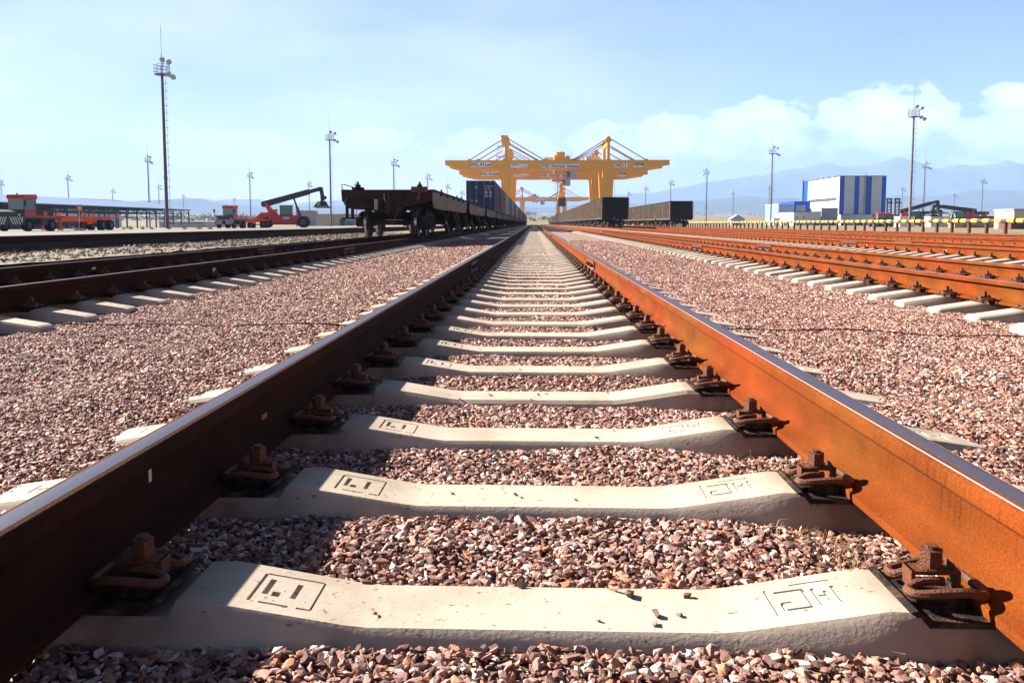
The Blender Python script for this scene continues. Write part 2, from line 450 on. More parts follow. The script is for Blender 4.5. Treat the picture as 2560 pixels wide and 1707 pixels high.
for tn, cx, j0, ph, nseg in TRACKS:
    for side, sn in ((-1, 'left'), (1, 'right')):
        x = cx + side * .7975
        y = j0 + (0.35 if side > 0 and tn != 'middle' else 0) + (-.4 if tn == 'middle' and side < 0 else 0)
        for k in range(nseg):
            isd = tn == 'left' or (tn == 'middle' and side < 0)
            r = bpy.data.objects.new('rail', proto_shaded if isd else proto_mesh); COL.objects.link(r); r.location = (x, y, 0)
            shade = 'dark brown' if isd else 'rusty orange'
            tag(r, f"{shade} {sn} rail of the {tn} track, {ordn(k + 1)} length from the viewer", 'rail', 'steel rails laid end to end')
            if k > 0:
                fine = k <= 2 and tn in ('middle', 'near right')
                for (fm, bm_, fa) in fp_meshes:
                    fo = bpy.data.objects.new('joint_bar', fm if fine else fa); COL.objects.link(fo); fo.parent = r
                    for q in range(6 if fine else 0):
                        bo = bpy.data.objects.new('bolt', bm_); COL.objects.link(bo); bo.parent = fo; bo.location = (0, -.40 + q * .16, 0)
            y += SEG
        far = rail_mesh(640 - y, [M_RAIL_SHADED if isd else M_RAIL, M_STEEL, M_GLINT, M_HEADSHADE]); far.location = (x, y, 0)
        tag(far, f"far end of the {sn} rail of the {tn} track running to the horizon", 'rail', 'far ends of the rails')

# ------------------------------------------------------------------ sleepers
# (x, top z, half width at the top)
ST = [(-1.35, -.226, .085), (-1.33, -.217, .088), (-1.02, -.171, .088), (-.955, -.166, .088), (-.945, -.188, .094), (-.61, -.188, .094),
      (-.597, -.166, .088), (-.555, -.164, .088), (-.515, -.170, .088), (-.325, -.201, .086), (-.285, -.205, .086)]
ST = ST + [(-x, z, w) for x, z, w in reversed(ST)]
def sleeper_bm():
    b = MB(); n = 0; ring = 7
    for x, z, w in ST:
        wb = .150
        h = z + .42
        pts = [(-wb, -.42), (-w - .004 - .028, z - .075), (-w - .004, z - .012), (-w + .009, z), (w - .009, z), (w + .004, z - .012), (w + .032, z - .075), (wb, -.42)]
        ring = len(pts)
        b.v += [(x, y, zz) for y, zz in pts]
    N = len(ST)
    for i in range(N - 1):
        for k in range(ring):
            j = (k + 1) % ring
            b.f.append((i * ring + k, (i + 1) * ring + k, (i + 1) * ring + j, i * ring + j)); b.m.append(0)
    b.f.append(tuple(range(ring))); b.m.append(0)
    b.f.append(tuple(range(N * ring - 1, (N - 1) * ring - 1, -1))); b.m.append(0)
    return b
def zt(x):
    for (a, za, _), (c, zc, _) in zip(ST, ST[1:]):
        if a <= x <= c: return za + (zc - za) * (x - a) / (c - a)
beam0 = sleeper_bm().build('beam', M_CONC)
def stroke_cutter():
    """mould marks: thin slots cut 5 mm deep; coordinates are (x, y) on the slope"""
    segs = []
    def seg(xc, yc, lx, ly): segs.append((xc, yc, lx, ly))
    # left mark in a frame
    x0 = -.435
    for dx, dy, lx, ly in [(-.052, 0, .006, .10), (.052, 0, .004, .10), (0, .050, .10, .005), (-.01, -.050, .05, .005), (.040, -.050, .024, .005),
                           (-.034, .006, .011, .055), (-.016, -.016, .014, .016), (.014, .004, .010, .052)]:
        seg(x0 + dx, dy, lx, ly)
    x0 = .435   # right mark: G and M
    for dx, dy, lx, ly in [(-.050, 0, .004, .09), (-.012, .032, .05, .006), (.011, 0, .006, .058), (-.012, -.030, .05, .006), (-.034, -.018, .006, .02),
                           (-.026, -.006, .018, .005), (.027, 0, .007, .06), (.044, 0, .006, .034), (.036, .002, .02, .005), (.060, 0, .007, .06), (.030, .052, .07, .004)]:
        seg(x0 + dx, dy, lx, ly)
    for x0 in (-1.16, 1.16):
        for dx, dy, lx, ly in [(-.09, .01, .008, .06), (-.065, 0, .03, .008), (-.03, .005, .008, .05), (-.01, .02, .03, .008), (.02, 0, .008, .06), (.045, -.01, .024, .008), (.08, 0, .008, .05),
                               (0, .045, .18, .004)]:
            seg(x0 + dx, dy, lx, ly)
    c = MB()
    for xc, yc, lx, ly in segs:
        sl = (zt(xc + .01) - zt(xc - .01)) / .02
        c.box((xc, yc, zt(xc) + (.0105 if xc > 0 and xc < 1 else .007)), (lx, ly, .026), ry=-math.atan(sl))
    return c
cut = stroke_cutter().build('cutter', M_CONC)
bo_ = beam0.modifiers.new('b', 'BOOLEAN'); bo_.operation = 'DIFFERENCE'; bo_.object = cut; bo_.solver = 'EXACT'; bo_.use_self = True
bpy.context.view_layer.update()
dg = bpy.context.evaluated_depsgraph_get()
me = bpy.data.meshes.new_from_object(beam0.evaluated_get(dg))
if len(me.polygons) > 60: beam_mesh = me
else: beam_mesh = beam0.data
bm = bmesh.new(); bm.from_mesh(beam_mesh)
for f in bm.faces: f.smooth = True
for e in bm.edges:
    if len(e.link_faces) == 2 and e.calc_face_angle(0) > R(38): e.smooth = False
bm.to_mesh(beam_mesh); bm.free()
plain_mesh = beam0.data
bpy.data.objects.remove(cut); bpy.data.objects.remove(beam0)

def clip_bm():
    """fastening on the inner side of the right hand rail, origin on the rail's axis; away from the rail is -x"""
    b = MB()
    z1, z2, z3 = -.153, -.140, -.149
    P = [(-.118, -.020, z2), (-.165, -.021, z2), (-.197, -.026, z3), (-.205, -.038, z3), (-.193, -.051, z3), (-.150, -.058, z2 - .004), (-.100, -.062, z2), (-.070, -.052, z1 + .004),
         (-.058, -.030, z1), (-.057, 0, z1), (-.058, .030, z1), (-.070, .052, z1 + .004), (-.100, .062, z2), (-.150, .058, z2 - .004), (-.193, .051, z3), (-.205, .038, z3), (-.197, .026, z3),
         (-.165, .021, z2), (-.118, .020, z2)]
    P = [(x if x > -.118 else -.118 + (x + .118) * .74, y, z) for x, y, z in P]
    b.tube(P, .0078, 8, 3)
    return b
def boltset_bm():
    b = MB()
    b.box((-.128, 0, -.128), (.078, .034, .006))
    b.box((-.166, 0, -.140), (.006, .034, .030)); b.box((-.091, 0, -.138), (.006, .034, .026))
    b.prism([(-.10, -.125), (-.10, -.112), (-.088, -.131), (-.088, -.141)], 'y', -.017, .017)
    x = -.130
    b.cyl((x, 0, -.125), (x, 0, -.121), .022, n=14)
    b.cyl((x, 0, -.121), (x, 0, -.093), .0190, n=6)
    b.cyl((x, 0, -.093), (x, 0, -.0925), .0170, n=14)
    b.cyl((x, 0, -.093), (x, 0, -.086), .0105, n=10)
    return b
def pad_bm():
    b = MB()
    b.prism([(-.200, -.1635), (-.188, -.1600), (-.165, -.175), (-.078, -.180), (.078, -.180), (.165, -.175), (.188, -.1600), (.200, -.1635), (.165, -.187), (-.165, -.187)], 'y', -.085, .085)
    b.bb(-.088, -.0765, -.030, .030, -.181, -.158); b.bb(.0765, .088, -.030, .030, -.181, -.158)
    b.bb(-.185, -.090, -.040, .040, -.181, -.166); b.bb(.090, .185, -.040, .040, -.181, -.166)
    return b
clip_o = clip_bm().build('rail_clip', M_CLIP, smooth=True)
bolt_o = boltset_bm().build('bolt', M_BOLT, smooth=True, ang=25)
pad_o = pad_bm().build('rubber_pad', M_PAD)
clip_me, bolt_me, pad_me = clip_o.data, bolt_o.data, pad_o.data
# one merged mesh for sleepers too far away to show their parts
mats_m = [M_CONC, M_CLIP, M_BOLT, M_PAD]
def merged(parts, name, mats):
    V = []; F = []; MI = []
    for me_, mi, M in parts:
        o = len(V); V += [M @ v.co for v in me_.vertices]
        for p in me_.polygons: F.append(tuple(i + o for i in p.vertices)); MI.append(mi)
    m = bpy.data.meshes.new(name); m.from_pydata([tuple(v) for v in V], [], F)
    for q in mats: m.materials.append(q)
    m.polygons.foreach_set('material_index', MI)
    return m
T = Matrix.Translation
RZ = Matrix.Rotation(math.pi, 4, 'Z')
low = []
for rx in (-.7975, .7975):
    low.append((pad_me, 3, T((rx, 0, 0))))
    for flip in (0, 1):
        M = T((rx, 0, 0)) @ (RZ if flip else Matrix())
        low += [(clip_me, 1, M), (bolt_me, 2, M)]
lowclip_me = merged(low + [(beam_mesh, 0, Matrix())], 'concrete_sleeper', mats_m)
# very simple version for the far mass
sb = sleeper_bm()
far_src = sb.build('far_src', M_CONC); far_me = far_src.data
for o in (clip_o, bolt_o, pad_o, far_src): bpy.data.objects.remove(o)

proto = thing('concrete_sleeper', 'x', 'sleeper', (0, 0, 0), 0, 'concrete sleepers of the middle track')
bo = bpy.data.objects.new('beam', beam_mesh); COL.objects.link(bo); bo.parent = proto
for rx in (-.7975, .7975):
    p = bpy.data.objects.new('rubber_pad', pad_me); COL.objects.link(p); p.parent = proto; p.location = (rx, 0, 0)
    for flip in (0, 1):
        c = bpy.data.objects.new('rail_clip', clip_me); COL.objects.link(c); c.parent = proto; c.location = (rx, 0, 0); c.rotation_euler = (0, 0, math.pi * flip)
        q = bpy.data.objects.new('bolt', bolt_me); COL.objects.link(q); q.parent = c
DY = .566
def place_sleeper(cx, y, label, group, full, first=[True]):
    if full:
        o = proto if first[0] else copy_tree(proto); first[0] = False
    else:
        o = bpy.data.objects.new('concrete_sleeper', lowclip_me); COL.objects.link(o); tag(o, None, 'sleeper')
    o.location = (cx + random.uniform(-.008, .008), y, random.uniform(-.002, .001) if y > 6 else 0); o.rotation_euler = (0, 0, R(random.uniform(-.4, .4)))
    if full and cx == 0.0:
        for ch in o.children:
            if ch.name.startswith('beam'): ch.location.x = .018
    if full and y > 3.0 and random.random() < .35:
        for ch in o.children:
            if ch.name.startswith('beam'): ch.data = plain_mesh
    tag(o, label, 'sleeper', group)
    return o
SL_Y = {}
def run_track(tn, cx, y0, n, nfull, group, adj):
    ys = []
    for i in range(n):
        y = y0 + i * DY + (random.uniform(-.012, .012) if i > 3 else 0); ys.append(y)
        place_sleeper(cx, y, f"{adj} concrete sleeper of the {tn} track, {ordn(i + 1)} counted from the viewer", group, i < nfull)
    SL_Y[cx] = ys
run_track('middle', 0.0, 1.325, 100, 30, 'concrete sleepers of the middle track', 'pale')
run_track('near right', 4.5, 4.75, 100, 26, 'concrete sleepers of the near right track', 'sunlit')
run_track('left', -4.58, 4.62, 100, 10, 'concrete sleepers of the left track', 'half shaded')
# the rest of the sleepers, beyond counting
V = []; F = []
bv = [Vector(v.co) for v in far_me.vertices]; bf = [tuple(p.vertices) for p in far_me.polygons]
spans = [(0.0, 1.325 + 100 * DY, 300), (4.5, 4.75 + 100 * DY, 300), (-4.58, 4.62 + 100 * DY, 260), (9.35, 6, 260), (14.5, 9, 200), (19.8, 14, 200)]
for cx, a, e in spans:
    y = a
    while y < e:
        o = len(V); V += [(v.x + cx, v.y + y, v.z - (.0 if cx < 6 else .008)) for v in bv]; F += [tuple(i + o for i in f) for f in bf]; y += DY
fm = bpy.data.meshes.new('far_sleepers'); fm.from_pydata(V, [], F); fm.materials.append(M_CONC)
fo = bpy.data.objects.new('far_sleepers', fm); COL.objects.link(fo)
tag(fo, 'rows of concrete sleepers of all the tracks fading into the distance', 'sleepers', kind='stuff')
# fastenings of the tracks further right read as dark studs along the rail foot
fb = MB()
for cx, a, e in spans[3:]:
    y = a
    while y < min(e, 80):
        for s in (-1, 1):
            for q in (-1, 1):
                xx = cx + s * .7975 + q * .13
                fb.bb(xx - .045, xx + .045, y - .06, y + .06, -.166, -.142); fb.bb(xx - .018, xx + .018, y - .018, y + .018, -.142, -.09)
        y += DY
tag(fb.build('far_rail_clips', M_CLIP), 'dark rusty rail clips lining the rails of the farther right tracks', 'rail clips', kind='stuff')

# ------------------------------------------------------------------ ballast
def bz(x, y):
    """height of the ballast surface"""
    best = min(TRACKS, key=lambda t: abs(t[1] - x)); d = abs(x - best[1])
    if best[1] == -4.58 and x < -5.9:
        base = -.25 + (.20) * min(1, max(0, (-x - 6.0) / .8))
    elif best[1] == 0.0 and d > .95:
        base = -.236 + .021 * min(1, (d - .95) / .30) if d < 1.7 else -.215 - .035 * min(1, (d - 1.7) / .7)
    elif d < .30: base = -.222
    elif d < .60: base = -.222 - (d - .3) * .03
    elif d < 1.05: base = -.235
    elif d < 1.40: base = -.240 - (d - 1.05) * .05
    else: base = -.2575 + .012 * min(1, (d - 1.4) / .4)
    near = 1.0 if y < 40 else .4
    return base + .015 * nz3(x * 2.1, y * 2.1) * near + .006 * nz3(x * 7, y * 7, 3) * near
M_BAL = None
def ballast_mat():
    m = bpy.data.materials.new('ballast'); m.use_nodes = True
    n, l = m.node_tree.nodes, m.node_tree.links; b = n['Principled BSDF']; b.inputs['Roughness'].default_value = .9
    t = n.new('ShaderNodeTexCoord')
    v = n.new('ShaderNodeTexVoronoi'); v.inputs['Scale'].default_value = 38; l.new(t.outputs['Object'], v.inputs['Vector'])
    sv = n.new('ShaderNodeSeparateColor'); l.new(v.outputs['Color'], sv.inputs[0])
    cr = n.new('ShaderNodeValToRGB'); e = cr.color_ramp.elements
    e[0].position = 0; e[0].color = (.085, .038, .028, 1); e[1].position = 1; e[1].color = (.48, .38, .33, 1)
    for p, c in ((.3, (.19, .095, .073)), (.6, (.29, .16, .125)), (.85, (.38, .255, .21))):
        k = e.new(p); k.color = (*c, 1)
    l.new(sv.outputs[0], cr.inputs[0]); l.new(cr.outputs[0], b.inputs['Base Color'])
    v2 = n.new('ShaderNodeTexVoronoi'); v2.inputs['Scale'].default_value = 38; l.new(t.outputs['Object'], v2.inputs['Vector'])
    nn = n.new('ShaderNodeTexNoise'); nn.inputs['Scale'].default_value = 90; l.new(t.outputs['Object'], nn.inputs['Vector'])
    mu = n.new('ShaderNodeMath'); mu.operation = 'MULTIPLY_ADD'; mu.inputs[1].default_value = -1.6
    l.new(v2.outputs['Distance'], mu.inputs[0]); l.new(nn.outputs[0], mu.inputs[2])
    bp = n.new('ShaderNodeBump'); bp.inputs['Strength'].default_value = 1.0; bp.inputs['Distance'].default_value = .03
    l.new(mu.outputs[0], bp.inputs['Height']); l.new(bp.outputs[0], b.inputs['Normal'])
    return m
M_BAL = ballast_mat()
def grid_mesh(name, xs, ys, zf, m, kind='structure', drop=0.0):
    V = [(x, y, zf(x, y) - drop) for y in ys for x in xs]; nx = len(xs)
    F = [(j * nx + i, j * nx + i + 1, (j + 1) * nx + i + 1, (j + 1) * nx + i) for j in range(len(ys) - 1) for i in range(nx - 1)]
    me = bpy.data.meshes.new(name); me.from_pydata(V, [], F); me.materials.append(m)
    for p in me.polygons: p.use_smooth = True
    o = bpy.data.objects.new(name, me); COL.objects.link(o); o['kind'] = kind
    return o
xs = list(np.arange(-7.0, 7.01, .125)) + list(np.arange(7.4, 23.3, .4))
ys = list(np.arange(-.5, 12, .125)) + list(np.arange(12, 60, .5)) + list(np.arange(60, 641, 10))
grid_mesh('ballast', xs, ys, bz, M_BAL, drop=.012)

# loose stones: thousands of angular chips scattered over the surface
def stone_mat():
    m = bpy.data.materials.new('crushed_stone'); m.use_nodes = True
    n, l = m.node_tree.nodes, m.node_tree.links; b = n['Principled BSDF']; b.inputs['Roughness'].default_value = .82
    oi = n.new('ShaderNodeObjectInfo'); cr = n.new('ShaderNodeValToRGB'); e = cr.color_ramp.elements
    e[0].position = 0; e[0].color = (.085, .038, .028, 1); e[1].position = 1; e[1].color = (.50, .41, .37, 1)
    for p, c in ((.18, (.11, .048, .036)), (.40, (.23, .110, .084)), (.60, (.32, .172, .134)), (.74, (.31, .108, .048)), (.82, (.38, .245, .20)), (.93, (.43, .31, .27))):
        k = e.new(p); k.color = (*c, 1)
    l.new(oi.outputs['Random'], cr.inputs[0])
    t = n.new('ShaderNodeTexCoord'); nt = n.new('ShaderNodeTexNoise'); nt.inputs['Scale'].default_value = 2.2; nt.inputs['Detail'].default_value = 5
    l.new(t.outputs['Object'], nt.inputs['Vector'])
    mr = n.new('ShaderNodeMapRange'); mr.inputs['From Min'].default_value = .3; mr.inputs['From Max'].default_value = .7; mr.inputs['To Min'].default_value = .85; mr.inputs['To Max'].default_value = 1.3
    l.new(nt.outputs[0], mr.inputs['Value'])
    mx = n.new('ShaderNodeVectorMath'); mx.operation = 'SCALE'; l.new(cr.outputs[0], mx.inputs[0]); l.new(mr.outputs[0], mx.inputs['Scale'])
    l.new(mx.outputs[0], b.inputs['Base Color'])
    nb = n.new('ShaderNodeTexNoise'); nb.inputs['Scale'].default_value = 5; nb.inputs['Detail'].default_value = 4; l.new(t.outputs['Object'], nb.inputs['Vector'])
    bp = n.new('ShaderNodeBump'); bp.inputs['Strength'].default_value = .22; bp.inputs['Distance'].default_value = .12
    l.new(nb.outputs[0], bp.inputs['Height']); l.new(bp.outputs[0], b.inputs['Normal'])
    return m
M_STONE = stone_mat()
def stones(col_name, m, nvar=18, flat=(1.1, .75, .5)):
    c = bpy.data.collections.new(col_name)
    for i in range(nvar):
        bm = bmesh.new()
        k = random.choice((9, 11, 13, 16))
        for _ in range(k):
            v = Vector((random.gauss(0, 1), random.gauss(0, 1), random.gauss(0, 1))).normalized()
            bm.verts.new((v.x * flat[0], v.y * flat[1] * random.uniform(.85, 1.1), v.z * flat[2]))
        bmesh.ops.convex_hull(bm, input=bm.verts)
        me = bpy.data.meshes.new('stone_shape'); bm.to_mesh(me); bm.free(); me.materials.append(m)
        o = bpy.data.objects.new('stone_shape', me); c.objects.link(o)
    return c
def scatter(name, pts, sizes, coll, label, cat):
    me = bpy.data.meshes.new(name); me.vertices.add(len(pts)); me.vertices.foreach_set('co', np.asarray(pts, dtype=np.float32).ravel())
    a = me.attributes.new('sz', 'FLOAT', 'POINT'); a.data.foreach_set('value', np.asarray(sizes, dtype=np.float32))
    o = bpy.data.objects.new(name, me); COL.objects.link(o); tag(o, label, cat, kind='stuff')
    g = bpy.data.node_groups.new(name, 'GeometryNodeTree')
    g.interface.new_socket('Geometry', in_out='INPUT', socket_type='NodeSocketGeometry')
    g.interface.new_socket('Geometry', in_out='OUTPUT', socket_type='NodeSocketGeometry')
    N, L = g.nodes, g.links
    gi, go = N.new('NodeGroupInput'), N.new('NodeGroupOutput')
    ip = N.new('GeometryNodeInstanceOnPoints'); ci = N.new('GeometryNodeCollectionInfo')
    ci.inputs['Collection'].default_value = coll; ci.inputs['Separate Children'].default_value = True; ci.inputs['Reset Children'].default_value = True
    L.new(gi.outputs[0], ip.inputs['Points']); L.new(ci.outputs[0], ip.inputs['Instance']); ip.inputs['Pick Instance'].default_value = True
    rv = N.new('FunctionNodeRandomValue'); rv.data_type = 'FLOAT_VECTOR'
    rv.inputs[0].default_value = (-.5, -.5, 0); rv.inputs[1].default_value = (.5, .5, 6.283)
    L.new(rv.outputs[0], ip.inputs['Rotation'])
    na = N.new('GeometryNodeInputNamedAttribute'); na.data_type = 'FLOAT'; na.inputs['Name'].default_value = 'sz'
    L.new(na.outputs[0], ip.inputs['Scale'])
    L.new(ip.outputs[0], go.inputs[0])
    md = o.modifiers.new('scatter', 'NODES'); md.node_group = g
    return o
CHIPS = stones('stone_shapes', M_STONE)
P = []; S = []
def strip(x0, x1, y0, y1, cell, mean, spread, layers=1, keep=lambda x, y: True, zoff=0.0):
    for _ in range(layers):
        nx = int((x1 - x0) / cell); ny = int((y1 - y0) / cell)
        gx, gy = np.meshgrid(np.arange(nx), np.arange(ny))
        px = x0 + (gx + rng.random(gx.shape)) * cell; py = y0 + (gy + rng.random(gx.shape)) * cell
        px, py = px.ravel(), py.ravel()
        ok = (px < py * .64 + .35) & (px > -py * .70 - .35)
        px, py = px[ok], py[ok]
        sz = np.minimum(mean * np.exp(rng.normal(0, spread, px.size)) * .5, mean * .95)
        for x, y, s in zip(px, py, sz):
            if keep(x, y):
                P.append((x, y, bz(x, y) - .3 * s + rng.random() * .006 + zoff)); S.append(s)
def crib(x, y):
    # keep the tops of the sleepers clear
    for cx in (0.0, 4.5, -4.58):
        if abs(x - cx) < (1.28 if cx == 0 else 1.37):
            k = (y - SL_Y[cx][0]) / DY
            if k < -.6: return True
            if abs(k - round(k)) * DY < .108: return False
    return True
strip(-3.0, 3.0, .55, 3.2, .0124, .0175, .42, 1, crib)
strip(-3.3, 3.3, 3.2, 7, .0170, .0230, .36, 1, crib)
strip(-4.2, 4.2, 7, 14, .026, .034, .32, 1, crib)
strip(-4.2, 8.2, 14, 32, .052, .058, .25, 1, crib)
# a second, thinner layer of bigger chips close to the viewer
strip(-1.6, 1.6, .55, 3.0, .045, .027, .20, 1, crib, .002)
for _ in range(26):                                   # chips that jumped onto the sleepers
    i = random.choice((0, 1, 1, 2, 2, 3, 3, 4, 5)); x = random.uniform(-.28, .30); y = SL_Y[0.0][i] + random.uniform(-.075, .08)
    s = random.uniform(.003, .008); P.append((x, y, -.205 + s * .5)); S.append(s)
for (x, y, s) in [(.205, 1.30, .011), (.17, 1.37, .014), (.27, 1.37, .009), (.145, 1.39, .012), (.20, 1.27, .009), (.245, 1.30, .007), (-.30, 1.40, .010), (-.02, 1.40, .011)]:
    P.append((x, y, -.205 + s * .45)); S.append(s)
scatter('ballast_stones', P, S, CHIPS, 'pinkish brown crushed stone ballast heaped between the sleepers', 'ballast')
# ------------------------------------------------------------------ ground, apron, crane runways, mountains, haze
M_GRAV = mat('grey_gravel', (0.22, 0.165, 0.115), .95, 0, (0.29, 0.235, 0.175), scale=6, lo=.4, hi=.7, bump=1.0, bscale=22, spots=((.16, .13, .10), 14, .60))
M_DIRT = mat('dry_ground', (0.225, 0.175, 0.10), .95, 0, (0.28, 0.225, 0.14), scale=.15, lo=.4, hi=.6, bump=1.0, bscale=5, spots=((.13, .12, .065), .8, .58))
M_APRON = mat('apron_concrete', (0.26, 0.24, 0.215), .9, 0, (0.20, 0.18, 0.16), scale=.6, bump=.2, bscale=30)
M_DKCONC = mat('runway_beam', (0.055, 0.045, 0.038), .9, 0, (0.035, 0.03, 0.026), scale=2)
def steppe(x, y):
    d = max(0.0, math.hypot(x, y) - 420)
    z = -.32
    if x < -58: z -= min(.75, (-58 - x) * .03)
    z += d * .0118 + (nz3(x * .0012, y * .0012) * 14 * min(1, d / 2500) + nz3(x * .004, y * .004, 5) * 3.5 * min(1, d / 1200))
    return z
gx = [-8500, -6500, -5000, -4000, -3000, -2400, -1900, -1500, -1200, -950, -750, -600, -480, -380, -300, -240, -190, -150, -120, -95, -80, -70, -58, -40, -20, 0, 20, 40, 70, 100, 150, 200, 260, 330, 420,
      520, 650, 800, 1000, 1250, 1600, 2000, 2500, 3100, 4000, 5200, 6800, 8500]
gy = [-400, -100, 0, 60, 120, 180, 240, 300, 360, 420, 480, 540, 610, 700, 800, 950, 1100, 1300, 1500, 1800, 2100, 2500, 2900, 3400, 4000, 4700, 5400, 6200, 7300, 8600, 9800]
grid_mesh('ground', gx, gy, steppe, M_DIRT)
def gravel_z(x, y): return -.035 + .018 * nz3(x * 1.6, y * 1.6) + .02 * nz3(x * 5, y * 5, 2)
grid_mesh('gravel_strip', list(np.arange(-8.9, -6.2, .15)), list(np.arange(-.5, 40, .3)) + list(np.arange(40, 620, 10)), gravel_z, M_GRAV)
def apron_z(x, y): return -.20
grid_mesh('concrete_apron', [-56, -40, -25, -9.2], [-20, 60, 120, 260, 600], apron_z, M_APRON)
grid_mesh('gravel_verge', list(np.arange(22.6, 60, 1.2)), list(np.arange(0, 90, 1.5)) + list(np.arange(90, 420, 15)),
          lambda x, y: -.275 + .03 * nz3(x * .5, y * .5), M_DIRT)
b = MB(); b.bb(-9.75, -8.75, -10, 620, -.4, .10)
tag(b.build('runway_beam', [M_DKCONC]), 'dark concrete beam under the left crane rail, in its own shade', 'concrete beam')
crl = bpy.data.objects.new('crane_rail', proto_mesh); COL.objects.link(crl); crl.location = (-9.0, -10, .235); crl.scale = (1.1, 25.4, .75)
crl.data = proto_mesh.copy(); crl.data.materials.clear(); [crl.data.materials.append(q) for q in (M_DARKR, M_STEEL, M_GLINT, M_HEADSHADE)]
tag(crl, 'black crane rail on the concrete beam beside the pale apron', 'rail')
b = MB(); b.bb(24.4, 25.4, -10, 620, -.4, -.27)
tag(b.build('runway_beam', [mat('brown_beam', (.14, .06, .035), .9, 0, (.2, .1, .05), scale=2)]), 'brown beam under the right crane rail in front of the yellow pipe barrier', 'beam')
crr = bpy.data.objects.new('crane_rail', proto_mesh); COL.objects.link(crr); crr.location = (24.9, -10, -.10); crr.scale = (1.2, 25.4, .95)
tag(crr, 'rusty crane rail with bolted clips in front of the yellow pipe barrier', 'rail')
b = MB()
for i in range(120):
    y = 14 + i * 1.0
    b.bb(24.62, 24.82, y - .12, y + .12, -.27, -.2); b.bb(24.68, 24.76, y - .04, y + .04, -.2, -.15)
tag(b.build('crane_rail_clips', M_CLIP), 'row of bolted clips along the foot of the right crane rail', 'rail clips', kind='stuff')

def ridge(name, y0, pts, m, depth, seed, rough):
    """a mountain range: pts are (photo x, photo y) of its skyline"""
    P3 = [at(sx, sy, y0) for sx, sy in pts]
    xs_ = np.arange(P3[0].x, P3[-1].x, depth / 16); ny = 12
    def top(x):
        for a, c in zip(P3, P3[1:]):
            if a.x <= x <= c.x: return a.z + (c.z - a.z) * (x - a.x) / (c.x - a.x)
        return P3[-1].z
    V = []; nx = len(xs_)
    for j in range(ny * 2 + 1):
        t = j / ny
        for x in xs_:
            prof = max(0, 1 - abs(1 - t)) ** 1.15
            n1 = noise.fractal(Vector((x / depth * 2.6, t * 1.8 + seed, seed)), 0.9, 2.1, 6)
            h = top(x)
            z = h * (prof + n1 * rough * (prof ** .6) * .8) + abs(n1) * h * rough * .3
            V.append((x, y0 - depth + t * depth, max(z, 0) - 30 * (1 if j in (0, ny * 2) else 0)))
    F = [(j * nx + i, j * nx + i + 1, (j + 1) * nx + i + 1, (j + 1) * nx + i) for j in range(ny * 2) for i in range(nx - 1)]
    me = bpy.data.meshes.new(name); me.from_pydata(V, [], F); me.materials.append(m)
    for p in me.polygons: p.use_smooth = True
    o = bpy.data.objects.new(name, me); COL.objects.link(o); o['kind'] = 'structure'; return o
M_HILL = mat('hill_slope', (.065, .075, .05), .95, 0, (.11, .10, .07), scale=.002, coord='Object')
M_MTN = mat('mountain_rock', (.10, .115, .10), .95, 0, (.17, .155, .13), scale=.001)
ridge('hills', 5200, [(-900, 470), (-300, 500), (200, 510), (500, 505), (800, 515), (1300, 520), (1700, 506), (1850, 492), (2000, 497), (2200, 500), (2330, 484), (2450, 478), (2560, 472), (2900, 462), (3500, 480)], M_HILL, 1300, 3, .28)
ridge('mountains', 8000, [(-1200, 430), (-600, 470), (0, 505), (900, 505), (1400, 500), (1650, 478), (1780, 452), (1900, 440), (2040, 418), (2150, 404), (2211, 402), (2330, 424), (2400, 412), (2473, 405), (2560, 428), (2800, 400), (3600, 440)], M_MTN, 1500, 9, .24)
hz = MB(); hz.bb(-8600, 8600, -450, 9900, -60, 960)
hm = bpy.data.materials.new('haze'); hm.use_nodes = True
hn = hm.node_tree.nodes; hl = hm.node_tree.links
hn.remove(hn['Principled BSDF'])
pv = hn.new('ShaderNodeVolumePrincipled'); pv.inputs['Color'].default_value = (.31, .49, .84, 1); pv.inputs['Density'].default_value = 1.8e-4
pv.inputs['Anisotropy'].default_value = 0.0
hl.new(pv.outputs[0], hn['Material Output'].inputs['Volume'])
ho = hz.build('haze', hm); tag(ho, 'pale blue haze in the air over the plain', 'haze', kind='stuff')

# pebbles on the grey strip left of the left track
M_PEB = mat('grey_pebble', (.15, .125, .10), .85, 0, (.33, .29, .24), scale=1.5)
PEB = stones('pebble_shapes', M_PEB, 8, (1, .85, .55))
P, S = [], []
for _ in range(9000):
    y = 6 + 34 * random.random() ** 1.4; x = random.uniform(-8.7, -6.3)
    s = random.choice((.008, .012, .012, .018, .022, .040)) * random.uniform(.7, 1.2) * (1.0 if y < 16 else 1.3)
    P.append((x, y, gravel_z(x, y) + s * .2)); S.append(s)
scatter('pebbles', P, S, PEB, 'grey pebbles and cobbles strewn between the left track and the crane beam', 'pebbles')

